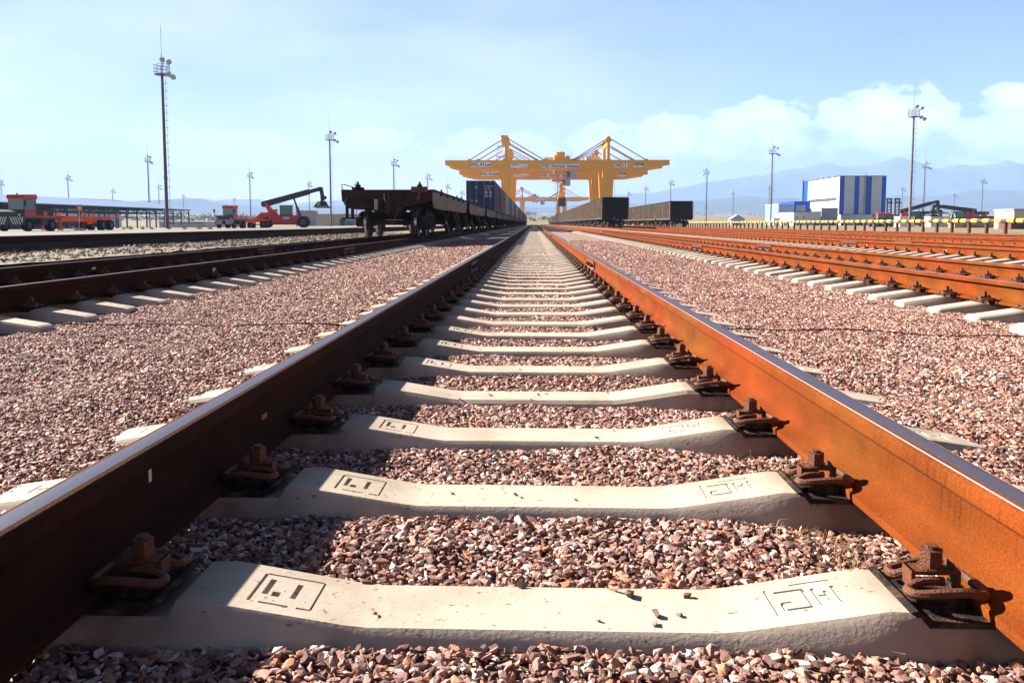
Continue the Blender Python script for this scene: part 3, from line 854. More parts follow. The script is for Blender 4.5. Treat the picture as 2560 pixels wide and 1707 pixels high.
# dry grass along the foot of the right rail and scattered tufts
M_STRAW = mat('dry_straw', (.42, .29, .13), .8, 0, (.30, .15, .06), scale=9)
def grass(name, spots, label):
    b = MB()
    for (x, y, z, n, h, sp) in spots:
        for _ in range(n):
            a = random.uniform(0, 6.283); l = h * random.uniform(.4, 1.2); bend = random.uniform(.4, 1.5)
            bx, by = x + random.gauss(0, sp), y + random.gauss(0, sp)
            p = Vector((bx, by, z)); d = Vector((math.cos(a), math.sin(a), 0)); w = random.uniform(.0004, .0009) * (1 if y < 5 else 2.5)
            sd = Vector((-d.y, d.x, 0)) * w
            if name == 'dry_grass' and random.random() < .65:      # lying stalks
                e2 = Vector((-d.y, d.x, 0)) * random.uniform(-.3, .3)
                pts = [p + Vector((0, 0, .006)), p + d * l * .9 + e2 * l * .5 + Vector((0, 0, l * random.uniform(.1, .3))), p + d * l * 1.8 + e2 * l + Vector((0, 0, l * random.uniform(0, .35)))]
            else: pts = [p, p + d * l * .2 * bend + Vector((0, 0, l * .5)), p + d * l * .62 * bend + Vector((0, 0, l * (.85 - .35 * bend)))]
            b.add([pts[0] - sd, pts[0] + sd, pts[1] + sd, pts[1] - sd, pts[2]], [(0, 1, 2, 3), (3, 2, 4)])
    o = b.build(name, M_STRAW); return tag(o, label, 'dry grass', kind='stuff')
sp_ = []
for y, n in ((1.05, 50), (1.12, 40), (1.52, 70), (1.60, 90), (1.68, 90), (1.75, 60), (2.08, 60), (2.2, 60), (2.3, 40), (2.75, 30), (3.3, 20), (3.9, 18), (5.1, 30), (5.15, 30), (6.9, 25)):
    sp_.append((.60 + random.uniform(-.03, .06), y, -.245, n, .06, .035))
sp_ += [(.30, 1.17, -.235, 30, .05, .05), (.42, 1.16, -.235, 30, .06, .05), (-.62, 13.6, -.2, 120, .22, .12), (.1, 1.75, -.235, 8, .05, .04), (-.25, 1.18, -.235, 18, .045, .05)]
grass('dry_grass', sp_, 'dry straw-coloured grass and twigs caught along the foot of the right rail')
sp_ = []
for _ in range(26):
    y = random.uniform(6, 22); sp_.append((random.choice((3.55, 3.58, 5.1)), y, -.24, 6, .22, .05))
for _ in range(24):
    y = random.uniform(9, 30); sp_.append((random.uniform(-8.5, -8.1), y, -.05, 22, .13, .07))
grass('weeds', sp_, 'thin dry weeds standing beside the side tracks')

# chalk and paint marks on the rails
def paint(sx, sy, x, w, h, colr, lab):
    Y = abs(x) * FPX / abs(sx - 1334); p = at(sx, sy, Y)
    q = MB(); q.bb(x - .001, x + .001, Y - w / 2, Y + w / 2, p.z - h / 2, p.z + h / 2)
    o = q.build('paint_mark', mat('mark_' + colr[0], colr[1], .7)); tag(o, lab, 'paint mark')
paint(342, 1188, -.7885, .012, .026, ('white', (.6, .58, .55)), 'thin white drip on the shaded web of the left rail')
paint(645, 1046, -.7885, .045, .030, ('orange', (.42, .15, .03)), 'orange paint patch on the shaded web of the left rail')
paint(218, 673, -5.370, .09, .05, ('white', (.6, .58, .55)), 'small white number mark on the far rail of the left track')
paint(527, 675, -3.774, .09, .05, ('white', (.6, .58, .55)), 'small white number mark on the near rail of the left track')
paint(2154, 615, 8.543, .12, .06, ('white', (.6, .58, .55)), 'white square on a far rusty rail, nearer the middle of the picture')
paint(2347, 628, 8.543, .12, .06, ('white', (.6, .58, .55)), 'white square on a far rusty rail, nearer the right edge')

# cable lying across the tracks
M_CAB = mat('black_cable', (.012, .012, .012), .5)
cp = []
for i in range(26):
    x = -3.6 + i * .305
    y = 5.35 + .12 * math.sin(i * .7) * .5 - .02 * i
    z = -.215 if -1.0 < x < 1.0 else bz(x, y) + .014
    if abs(x) < .75: z = -.226
    if .7 < abs(x) < .95: z = -.226
    cp.append((x, y, z + .008 * math.sin(i * 2.1)))
cb_ = MB(); cb_.tube(cp, .0042, 6, 4)
tag(cb_.build('cable', M_CAB, smooth=True), 'thin black cable lying across the ballast and under the middle track', 'cable')

# ------------------------------------------------------------------ pipe barrier on the right
M_YEL = mat('yellow_pipe', (.75, .52, .06), .5, 0, (.66, .42, .08), scale=3)
M_BLK = mat('dark_pipe', (.05, .035, .03), .6, 0, (.09, .06, .05), scale=3)
M_POST = mat('brown_post', (.075, .028, .022), .7, 0, (.11, .045, .035), scale=4)
def barrier():
    t = thing('pipe_barrier', 'x', 'barrier', (28.0, 0, -.29), 0, 'yellow and black pipe barriers in line')
    L = 5.9; r = .135; zc = .905
    b = MB(); n = 9
    for i in range(n):
        y0 = L * i / n; y1 = L * (i + 1) / n
        b.mi(0 if i % 2 == 0 else 1).cyl((0, y0, zc), (0, y1, zc), r if i % 2 == 0 else r - .004, n=14, cap=False)
    b.mi(1).cyl((0, .02, zc), (0, .03, zc), r - .006, n=14); b.cyl((0, L - .03, zc), (0, L - .02, zc), r - .006, n=14)
    b.build('pipe', [M_YEL, M_BLK], t, smooth=True)
    for y in (.95, 2.95, 4.95):
        q = MB(); q.cyl((0, y, -.1), (0, y, zc - r + .02), .11, n=12); q.box((0, y, zc - r - .01), (.26, .26, .03)); q.build('post', M_POST, t, smooth=True)
    return t
bp_ = barrier()
for i in range(27):
    o = bp_ if i == 0 else copy_tree(bp_)
    o.location = (28.0, 41.6 + i * 6.15, -.29)
    tag(o, f"{ordn(i + 1)} length of yellow and black banded pipe on brown posts, counted from the right edge", 'barrier')

# ------------------------------------------------------------------ lighting masts
M_MAST = mat('mast_steel', (.20, .19, .18), .55, .3, (.15, .14, .13), scale=2)
M_MASTR = mat('mast_reddish', (.16, .10, .09), .6, .2, (.20, .17, .16), scale=1)
M_MASTG = mat('mast_green', (.10, .12, .095), .6, .1, (.16, .08, .07), scale=1)
M_LAMP = mat('floodlight_glass', (.42, .44, .42), .3, .2)
def mast(full, pm):
    t = thing('lighting_mast', 'x', 'mast', (0, 0, 0), 0, 'tall lighting masts of the yard')
    H = 20.0
    b = MB(); b.cyl((0, 0, -2.5), (0, 0, H), .24, .17, n=12); b.cyl((0, 0, 6.6), (0, 0, 6.9), .25, n=12); b.build('pole', pm, t, smooth=True)
    b = MB()
    b.cyl((0, 0, H - .05), (0, 0, H + .05), .95, n=18)
    for zz in (.45, .85, 1.25):
        pts = [(.93 * math.cos(a * math.pi / 9), .93 * math.sin(a * math.pi / 9), H + zz) for a in range(19)]
        b.tube(pts, .03, 5, 1)
    for a in range(8):
        c, s_ = math.cos(a * math.pi / 4), math.sin(a * math.pi / 4); b.beam((.93 * c, .93 * s_, H), (.93 * c, .93 * s_, H + 1.25), .05)
    b.build('platform', M_MAST, t)
    b = MB()
    for k, z in enumerate(np.arange(.8, H - .3, .95)):
        b.beam((0.2, 0, z), (.62, 0, z + .03), .04); b.beam((.62, -.2, z + .03), (.62, .2, z + .03), .04)
    b.beam((.56, -.02, .8), (.50, -.02, H), .03)
    b.build('ladder', M_MAST, t)
    b = MB(); b.cyl((0, 0, H), (0, 0, H + 2.6), .05, n=6); b.cyl((0, 0, H + 2.6), (0, 0, H + 6.2), .025, n=5); b.build('lightning_rod', M_MAST, t)
    for (x, z, ry) in ((.35, 2.0, 0), (1.25, 1.7, .4), (1.15, .1, .2), (1.75, -.25, .7)):
        b = MB(); b.cyl((x, -.1, H + z), (x + math.sin(ry) * .25, -.35, H + z - .25), .22, .36, n=12)
        b.beam((x, -.1, H + z), (x * .75, 0, H + max(z - .8, .3)), .05); b.build('floodlight', M_LAMP, t)
    return t
PM = {}
MASTS = [  # photo x, photo y of the platform, description
    (405, 187, 'tallest green and brown lighting mast left of the red reach stacker'), (369, 405.5, 'lighting mast just left of the tallest mast'),
    (2, 461.6, 'lighting mast cut by the left edge'), (169, 450, 'lighting mast behind the blue roof near the left edge'),
    (281, 481, 'short far mast between the two masts left of the tallest one'), (396.5, 471.6, 'far mast almost hidden behind the tallest mast'),
    (458, 494, 'small far mast at the open end of the blue roofed shed'), (623.8, 443, 'lighting mast behind the orange trailer and left of the reach stacker boom'),
    (772, 465, 'far mast seen behind the reach stacker boom'), (585, 501, 'tiny far mast above the second red tractor'),
    (824, 350.5, 'tall mast just right of the reach stacker spreader'), (984, 413.6, 'mast rising behind the middle of the empty flat wagon'),
    (1068.5, 447.6, 'mast above the right corner of the empty flat wagon'), (1118, 470, 'small mast left of the dark blue container'),
    (1154.6, 484.8, 'smallest mast touching the left side of the dark blue container'), (890, 465, 'small mast above the left corner of the empty flat wagon'),
    (1676.5, 461.6, 'mast behind the second gondola train'), (1614, 475.6, 'mast between the two gondola trains'),
    (1571.4, 487, 'smallest mast above the right corner of the nearest gondola'), (1767.7, 435.5, 'mast right of the gondola trains'),
    (1833.6, 486, 'small far mast left of the blue and white ribbed building'), (1931, 384.6, 'tall mast left of the striped blue and white building'),
    (1924, 473, 'tiny far mast close to the tall mast left of the striped building'), (2284.6, 292.5, 'tallest pale mast on the right, before the black reach stackers'),
    (2312.5, 419.5, 'medium mast just right of the tallest right mast'), (2255.7, 475.7, 'small mast between the black lattice towers and the tallest right mast'),
    (2386.4, 490.7, 'small far mast above the black boom on the right'), (2457, 457, 'mast nearest the right edge'), (1393.4, 456, 'thin mast seen through the yellow crane')]
mp_ = {}
for i, (sx, sy, lab) in enumerate(MASTS):
    zh = 19.4; Y = zh * FPX / (559 - sy)
    kind = 'g' if i == 0 else ('r' if sx > 1900 and sy < 430 else 's')
    if kind not in mp_: mp_[kind] = o = mast(True, {'g': M_MASTG, 'r': M_MASTR, 's': M_MAST}[kind])
    else: o = copy_tree(mp_[kind])
    p = at(sx, sy, Y)
    o.location = (p.x, Y, p.z - 20.0); o.rotation_euler = (0, 0, R(random.uniform(-15, 15)) if sx < 1700 else math.pi + R(random.uniform(-15, 15)))
    if sx > 1900: o.rotation_euler = (0, 0, R(5)); o.scale = (1, 1, 1)
    tag(o, lab, 'mast')
# ------------------------------------------------------------------ rolling stock
M_WAG = mat('wagon_brown', (.040, .020, .014), .8, 0, (.062, .034, .024), scale=1.6, lo=.4, hi=.7, bump=.2, bscale=30)
M_SILL = mat('dusty_sill', (.36, .28, .20), .85, 0, (.25, .18, .12), scale=1.2, stretch=(1, 1, 3))
M_BOG = mat('bogie_black', (.022, .018, .015), .8, 0, (.05, .04, .03), scale=3)
M_WHL = mat('wheel_rust', (.06, .035, .022), .6, .2, (.10, .06, .03), scale=5)
M_TREAD = mat('wheel_tread', (.45, .45, .46), .25, .9)
M_WHITE = mat('white_paint', (.75, .75, .74), .6)

def wheel_mesh():
    b = MB(); r = .4785; n = 28
    # profile (axial x from outer face, radius); flange on the inner side
    prof = [(0.0, .05), (0.0, .40), (.0, r - .012), (.012, r), (.092, r + .006), (.104, r + .020), (.118, r + .030), (.130, r + .022), (.132, r - .03), (.120, .40), (.085, .38), (.085, .05)]
    V = []
    for i in range(n):
        a = 2 * math.pi * i / n
        V += [(x, q * math.cos(a), q * math.sin(a)) for x, q in prof]
    k = len(prof)
    for i in range(n):
        for j in range(k):
            jj = (j + 1) % k; ii = (i + 1) % n
            b.f.append((i * k + j, ii * k + j, ii * k + jj, i * k + jj)); b.m.append(1 if j == 3 else 0)
    b.v = V
    return b
wh = wheel_mesh().build('wheel', [M_WHL, M_TREAD], smooth=True); wheel_me = wh.data; bpy.data.objects.remove(wh)
b = MB(); b.cyl((-.95, 0, 0), (.95, 0, 0), .085, n=14); b.cyl((-1.12, 0, 0), (-.93, 0, 0), .13, n=12); b.cyl((.93, 0, 0), (1.12, 0, 0), .13, n=12)
ax = b.build('axle', M_BOG, smooth=True); axle_me = ax.data; bpy.data.objects.remove(ax)
def bogie_frame():
    b = MB()
    for s in (-1, 1):
        x = s * 1.02
        poly = [(-1.25, .52), (-1.25, .66), (-.95, .78), (-.45, .86), (.45, .86), (.95, .78), (1.25, .66), (1.25, .52), (.95, .52), (.62, .56), (.40, .30), (-.40, .30), (-.62, .56), (-.95, .52)]
        b.prism(poly, 'x', x - .07, x + .07)
        for y in (-.28, -.09, .09, .28): b.cyl((x + s * .09, y, .34), (x + s * .09, y, .70), .075, n=10)
        b.box((x + s * .02, 0, .28), (.22, .9, .06))
        for y in (-.925, .925):
            b.box((x, y, .49), (.26, .30, .30)); b.cyl((x + s * .1, y, .49), (x + s * .17, y, .49), .11, n=10)
    b.box((0, 0, .70), (2.2, .5, .26)); b.box((0, 0, .88), (.5, .5, .14))
    b.box((0, -1.25, .45), (1.5, .08, .10)); b.box((0, 1.25, .45), (1.5, .08, .10))
    for y in (-1.42, 1.42):
        for x in (-.72, .72): b.box((x, y, .42), (.09, .05, .34))
    return b
bgf = bogie_frame().build('bogie_frame', M_BOG); bog_me = bgf.data; bpy.data.objects.remove(bgf)
def add_bogie(t, y):
    o = bpy.data.objects.new('bogie', bog_me); COL.objects.link(o); o.parent = t; o.location = (0, y, 0)
    for yy in (-.925, .925):
        for s in (-1, 1):
            w = bpy.data.objects.new('wheel', wheel_me); COL.objects.link(w); w.parent = o
            w.location = (s * .852, yy, .4785); w.rotation_euler = (0, 0, 0 if s < 0 else math.pi)
        a = bpy.data.objects.new('axle', axle_me); COL.objects.link(a); a.parent = o; a.location = (0, yy, .4785)
def coupler(t, y, s):
    b = MB(); b.box((0, y - s * .15, 1.02), (.24, .7, .22)); b.prism([(-.2, y - s * .5), (.20, y - s * .5), (.28, y - s * .85), (.08, y - s * .80), (.02, y - s * .6), (-.12, y - s * .9), (-.25, y - s * .8)], 'z', .86, 1.18)
    b.build('coupler', M_BOG, t)

def flat_wagon(detail):
    t = thing('flat_wagon', 'x', 'railway wagon', (0, 0, 0), 0, 'flat wagons of the container train')
    L = 13.1; H = 1.50; Wd = 1.43
    b = MB()
    b.bb(-Wd, Wd, 0.012, L - .012, H - .06, H - .004)
    b.bb(-.32, -.14, .05, L - .05, .95, H - .06); b.bb(.14, .32, .05, L - .05, .95, H - .06)
    for y in np.arange(1.2, L - 1, 1.5): b.bb(-Wd + .05, Wd - .05, y, y + .14, H - .30, H - .06)
    b.build('deck', M_WAG, t)
    hp = [(-1.44, H), (1.44, H), (1.44, H - .30), (1.25, H - .36), (.5, H - .56), (.45, H - .70), (-.45, H - .70), (-.5, H - .56), (-1.22, H - .40), (-1.44, H - .26)]
    hp = [(-1.44, H), (1.44, H), (1.40, H - .34), (.55, H - .55), (.42, H - .72), (-.40, H - .72), (-.50, H - .56), (-1.20, H - .58), (-1.42, H - .34)]
    for y in (0, L):
        b = MB(); b.prism(hp, 'y', y - .01, y + .012 if y else y + .02); b.build('headstock', M_WAG, t)
    for s in (-1, 1):
        b = MB()
        poly = [(.15, H - .004), (L - .15, H - .004), (L - .2, H - .32), (L - .55, H - .55), (L - 1.3, H - .58), (1.3, H - .58), (.55, H - .55), (.2, H - .32)]
        x = s * 1.40
        b.prism(poly, 'x', x - .02, x + .02)
        b.mi(1).bb(x - .06 * 1, x + .06, .15, L - .15, H - .03, H + .012)
        for y in (2.2, 4.3, 6.5, 8.7, 10.8): b.mi(1).box((x + s * .04, y, H - .08), (.07, .22, .10)); b.mi(0).bb(x + s * .012, x + s * .032, y - .8, y - .77, H - .4, H - .04)
        b.build('side_sill', [M_SILL, M_WAG], t)
    for y in (1.9, L - 1.9): add_bogie(t, y)
    coupler(t, 0, 1); coupler(t, L, -1)
    for x in (-.98, .98):
        for y in (.35, 6.35, L - .35):
            b = MB(); b.box((x, y, H + .05), (.34, .30, .07)); b.box((x, y, H + .12), (.14, .16, .10)); b.cyl((x, y, H + .15), (x, y, H + .26), .045, .03, n=8); b.build('twist_lock', M_BOG, t)
    if detail:
        b = MB(); b.tube([(-1.38, -.02, 1.50), (-1.40, -.06, 1.66), (-1.2, -.06, 1.62), (-1.02, -.04, 1.56)], .014, 6, 3); b.build('handrail', M_BOG, t)
        b = MB(); b.tube([(-1.34, -.06, 1.02), (-1.22, -.10, 1.26), (-1.05, -.08, 1.25)], .014, 6, 3)
        b.tube([(-1.05, -.05, 1.26), (-.55, -.12, 1.02), (-.3, -.15, .86), (.0, -.14, .76)], .018, 6, 3); b.build('uncoupling_lever', M_BOG, t)
        b = MB(); b.bb(-1.30, -1.22, -.05, .05, .62, 1.10); b.bb(-1.13, -1.05, -.05, .05, .62, 1.10); b.bb(-1.42, -.92, -.14, .12, .585, .635); b.bb(-1.28, -.95, .0, .04, .95, 1.22); b.build('step', M_BOG, t)
        b = MB(); b.tube([(.05, -.05, 1.40), (.06, -.08, 1.05), (.05, -.10, .85), (.0, -.10, .72)], .02, 6, 3); b.tube([(.42, -.05, .95), (.30, -.12, .72), (.22, -.14, .50), (.12, -.1, .40)], .018, 6, 3); b.build('brake_hose', mat('hose_grey', (.10, .07, .055), .7), t)
        b = MB(); b.bb(-.10, -.06, -.035, .0, .95, 1.38); b.build('number_plate', mat('pinkish_rail', (.34, .20, .17), .7), t)
        b = MB(); b.box((1.02, -.05, 1.50), (.50, .12, .18)); b.cyl((.98, -.14, 1.18), (1.06, -.12, 1.46), .045, n=8); b.build('lamp_bracket', mat('bracket_red', (.12, .045, .035), .7), t)
        b = MB(); b.box((.22, -.02, 1.22), (.55, .10, .32)); b.build('coupler_housing', M_BOG, t)
    return t
WPITCH = 14.62
WX = -4.58
fw0 = flat_wagon(True); fw1 = None
wag_lab = ['empty brown flat wagon at the front of the train, nearest the viewer', 'second flat wagon, empty, behind the nearest one', 'third flat wagon, empty, just before the dark blue container']
NW = 26
for i in range(NW):
    if i == 0: o = fw0
    elif i == 1: o = fw1 = flat_wagon(False)
    else: o = copy_tree(fw1)
    o.location = (WX, 25.2 + i * WPITCH, 0)
    tag(o, wag_lab[i] if i < 3 else f"{ordn(i + 1)} flat wagon of the container train, carrying a container" if i < NW - 1 else 'last far flat wagon of the container train', 'railway wagon')

# containers
def container_bm(L=12.192, Wd=2.438, H=2.591):
    b = MB(); hx = Wd / 2
    # corrugated side walls as zigzag strips
    def corr(y0, y1, x, s):
        V = []; n = int((y1 - y0) / .28); F = []
        ys_ = []
        for i in range(n):
            a = y0 + (y1 - y0) * i / n; st = (y1 - y0) / n
            ys_ += [(a, 0), (a + st * .32, 0), (a + st * .5, -.035), (a + st * .82, -.035)]
        ys_.append((y1, 0))
        for y, d in ys_: V += [(x + s * d, y, .16), (x + s * d, y, H - .11)]
        for i in range(len(ys_) - 1): F.append((2 * i, 2 * i + 2, 2 * i + 3, 2 * i + 1))
        b.add(V, F)
    for s in (-1, 1): corr(.12, L - .12, s * (hx - .02), s)
    b.bb(-hx + .06, hx - .06, .08, L - .04, .1, H - .045)
    for s in (-1, 1):
        b.bb(min(s * hx, s * (hx - .08)), max(s * hx, s * (hx - .08)), .17, L - .17, 0.01, .16); b.bb(min(s * hx, s * (hx - .07)), max(s * hx, s * (hx - .07)), .17, L - .17, H - .11, H - .004)
        for y in (0.004, L - .12): b.bb(min(s * hx, s * (hx - .1)), max(s * hx, s * (hx - .1)), y, y + .12, .12, H - .12)
    b.bb(-hx + .1, hx - .1, .0, .09, H - .14, H - .01); b.bb(-hx + .1, hx - .1, .0, .09, .01, .14)
    b.bb(-hx + .1, hx - .1, L - .08, L, .01, H - .01)
    return b
cast = MB()
for x in (-1.219 + .08, 1.219 - .08):
    for y in (.085, 12.192 - .085):
        for z in (.06, 2.591 - .06): cast.box((x, y, z), (.178, .178, .125))
COLS = [('dark_blue', (.010, .018, .085), 'dark blue'), ('rust_red', (.28, .070, .035), 'rust red'), ('cream', (.46, .42, .33), 'cream'), ('slate', (.12, .17, .21), 'slate blue'),
        ('beige', (.44, .36, .29), 'beige'), ('brown', (.20, .075, .045), 'brown'), ('grey', (.30, .31, .30), 'grey')]
cbm = container_bm()
def container(col, full, body_me=None):
    t = thing('shipping_container', 'x', 'container', (0, 0, 0), 0, 'containers on the long train')
    m = mat('paint_' + col[0], col[1], .55, 0, tuple(c * .75 + .02 for c in col[1]), scale=1.4, stretch=(1, 1, 2))
    body = cbm.build('body', m, t)
    cast.build('corner_castings', m, t)
    for s in (-1, 1):
        b = MB(); x0, x1 = (s * .012, s * 1.12) if s > 0 else (-1.12, -.012)
        b.bb(x0, x1, .03, .075, .15, 2.44); 
        for z in (.5, 1.0, 1.5, 2.0): b.bb(x0 + .05, x1 - .05, .022, .03, z, z + .3)
        d = b.build('door', m, t)
        for xx in (.34, .86):
            q = MB(); q.cyl((s * xx, .0, .12), (s * xx, .0, 2.47), .018, n=6); q.box((s * xx, .0, 1.05), (.10, .03, .04)); q.box((s * xx, .0, 2.40), (.06, .03, .10)); q.box((s * xx, .0, .2), (.06, .03, .10))
            q.build('locking_bar', mat('galvanised', (.30, .29, .30), .5, .3), d)
    return t
c_first = container(COLS[0], True); c_first['group'] = 'containers on the long train'
for (x, z, w, h) in ((-.32 - .02, 2.0, .18, .20), (.50, 1.86, .15, .12), (.80, 1.86, .2, .12), (.50, 1.58, .25, .21), (.86, 1.58, .25, .21), (.50, 1.28, .25, .2), (.86, 1.28, .25, .2), (-.34, .86, .2, .16), (-.78, .86, .2, .12)):
    b = MB(); b.bb(x - w / 2, x + w / 2, -.024, -.020 + .04, z - h / 2, z + h / 2); b.build('placard', mat('placard_grey', (.42, .45, .50), .6), c_first)
text_mesh('serial_number', '177 0891 4C', .19, M_WHITE, c_first, (.72, .016, 2.06), ext=.004, sx=.85)
text_mesh('serial_number', '45G1', .10, M_WHITE, c_first, (.85, -.004, 2.53), ext=.004)
proto_c = {}
seq = [0, 1, 2, 3, 4, 5, 2, 6, 5, 1, 4, 5, 6, 1, 5, 3, 5, 1, 4, 5, 1, 1, 1]
for i, ci in enumerate(seq):
    y = 25.2 + (i + 3) * WPITCH + .45
    if i == 0: o = c_first
    elif ci in proto_c: o = copy_tree(proto_c[ci])
    else: o = proto_c[ci] = container(COLS[ci], True)
    o.location = (WX, y, 1.53)
    tag(o, 'dark blue container with white placards and serial number, first in the train' if i == 0 else f"{COLS[ci][2]} container on the flat wagon, {ordn(i + 1)} container in the train", 'container')

# gondolas
M_GOND = mat('gondola_brown', (.020, .013, .010), .8, 0, (.032, .022, .017), scale=1.5)
M_GRIB = mat('gondola_dusty', (.17, .12, .09), .85, 0, (.035, .024, .018), scale=.9, lo=.42, hi=.62, stretch=(1, .5, 1.4))
M_RIB = mat('gondola_rib', (.30, .22, .16), .85, 0, (.14, .10, .075), scale=2.0)
def gondola():
    t = thing('gondola_wagon', 'x', 'railway wagon', (0, 0, 0), 0, 'gondola wagons')
    L = 12.3; H0 = 1.18; H1 = 3.42; hx = 1.50
    b = MB(); b.bb(-hx + .06, hx - .06, .06, L - .06, H0 - .25, H0); b.bb(-.2, .2, 0, L, .85, H0); b.build('underframe', M_BOG, t)
    for s in (-1, 1):
        b = MB(); x = s * (hx - .08)
        b.bb(x - .03, x + .03, .07, L - .07, H0, H1 - .05)
        b.mi(1); xo = s * (hx - .02); b.mi(2)
        for k in range(15):
            y = .06 + (L - .12) * k / 14; w = .10 if k % 7 else .16
            b.mi(2).bb(min(s * (hx - .05), s * (hx + .07)), max(s * (hx - .05), s * (hx + .07)), y - w * .8, y + w * .8, H0 - .14, H1 - .12)
        b.bb(min(s * hx, s * (hx - .05)) - .0, max(s * hx, s * (hx - .05)), .0, L, H0 - .20, H0 - .02)
        b.mi(0).bb(x - .08, x + .09, -.01, L + .01, H1 - .08, H1 + .04)
        for k in range(14):
            y = .06 + (L - .12) * (k + .5) / 14; b.mi(1).bb(min(s * (hx - .045), s * (hx - .02)), max(s * (hx - .045), s * (hx - .02)), y - .2, y + .2, H0 + .05, H0 + .9)
        b.build('side_wall', [M_GOND, M_GRIB, M_RIB], t)
    for y, sg in ((0, 1), (L, -1)):
        b = MB(); b.bb(-hx + .11, hx - .11, y - .03, y + .03, H0 - .2, H1 - .1); b.bb(-hx + .08, hx - .08, y - .09, y + .09, H1 - .12, H1 + .03)
        for z in (1.55, 2.1, 2.65): b.bb(-hx + .12, hx - .12, y - .08, y + .08, z, z + .09)
        b.build('end_wall', M_GOND, t)
    for y in (1.85, L - 1.85): add_bogie(t, y)
    coupler(t, 0, 1)
    return t
g0 = gondola(); first = True
for row, (gx_, y0, n, lab) in enumerate(((9.35, 93.0, 26, 'inner'), (19.8, 109.0, 9, 'outer'))):
    for i in range(n):
        o = g0 if first else copy_tree(g0); first = False
        o.location = (gx_, y0 + i * 13.3, 0)
        tag(o, f"{ordn(i + 1)} dark ribbed gondola of the {lab} gondola train on the right, from its near end", 'railway wagon', f'gondola wagons of the {lab} train')
# ------------------------------------------------------------------ gantry cranes
M_ORG = mat('crane_orange', (1.05, .49, .002), .6, 0, (1.0, .44, .002), scale=.35, stretch=(1, 1, .6))
M_ORGD = mat('crane_tie', (.55, .22, .02), .5)
M_RAILG = mat('grey_railing', (.42, .42, .42), .6)
M_HOUSE = mat('white_cladding', (.62, .60, .58), .6, 0, (.50, .49, .48), scale=1.2, stretch=(.2, .2, 4))
M_SIGN = mat('sign_panel', (1.0, 1.0, 1.0), .5)
M_INK = mat('black_ink', (.015, .015, .03), .5)
M_GLASS = mat('dark_glass', (.03, .05, .055), .12)
KX = .1341
def kx(z): return (z / 3.92 + 1100 - 1334) * KX
def kz(z): return CAMZ + (559 - (z / 3.92 + 320)) * KX
def girder(t, y, d, zt_, zb):
    """box girder with tapered, sloped ends; y is its front face, d its depth"""
    poly = [(kx(55), zt_), (kx(2230), zt_), (kx(2230), zt_ - 1.65), (kx(2150), zt_ - 2.05), (kx(2010), zb), (kx(260), zb), (kx(200), zb + .1), (kx(95), zt_ - 1.9), (kx(55), zt_ - 1.5)]
    b = MB(); b.prism(poly, 'y', y, y + d)
    b.bb(kx(55), kx(2230), y - .12, y, zt_ - .16, zt_ + .02); b.bb(kx(240), kx(2010), y - .10, y, zb - .02, zb + .14)
    for k in range(13):
        x = kx(300 + k * 140); b.bb(x - .25, x + .25, y - .25, y - .1, zb - .12, zb + .02)
    o = b.build('girder', M_ORG, t)
    r = MB()
    for k in range(66):
        x = kx(55) + (kx(2230) - kx(55)) * k / 65; r.beam((x, y + .05, zt_), (x, y + .05, zt_ + 1.1), .045)
    for zz in (.55, 1.1): r.beam((kx(55), y + .05, zt_ + zz), (kx(2230), y + .05, zt_ + zz), .04)
    r.build('railing', M_RAILG, t)
    return o
def sign(t, xc, y, zc, w, h, body, size, sx=1.0, sub=None):
    b = MB(); b.bb(xc - w / 2, xc + w / 2, y - .05, y, zc - h / 2, zc + h / 2); p = b.build('sign', M_SIGN, t)
    if body: text_mesh('lettering', body, size, M_INK, p, (xc, y - .07, zc), ext=.015, sx=sx)
    return p
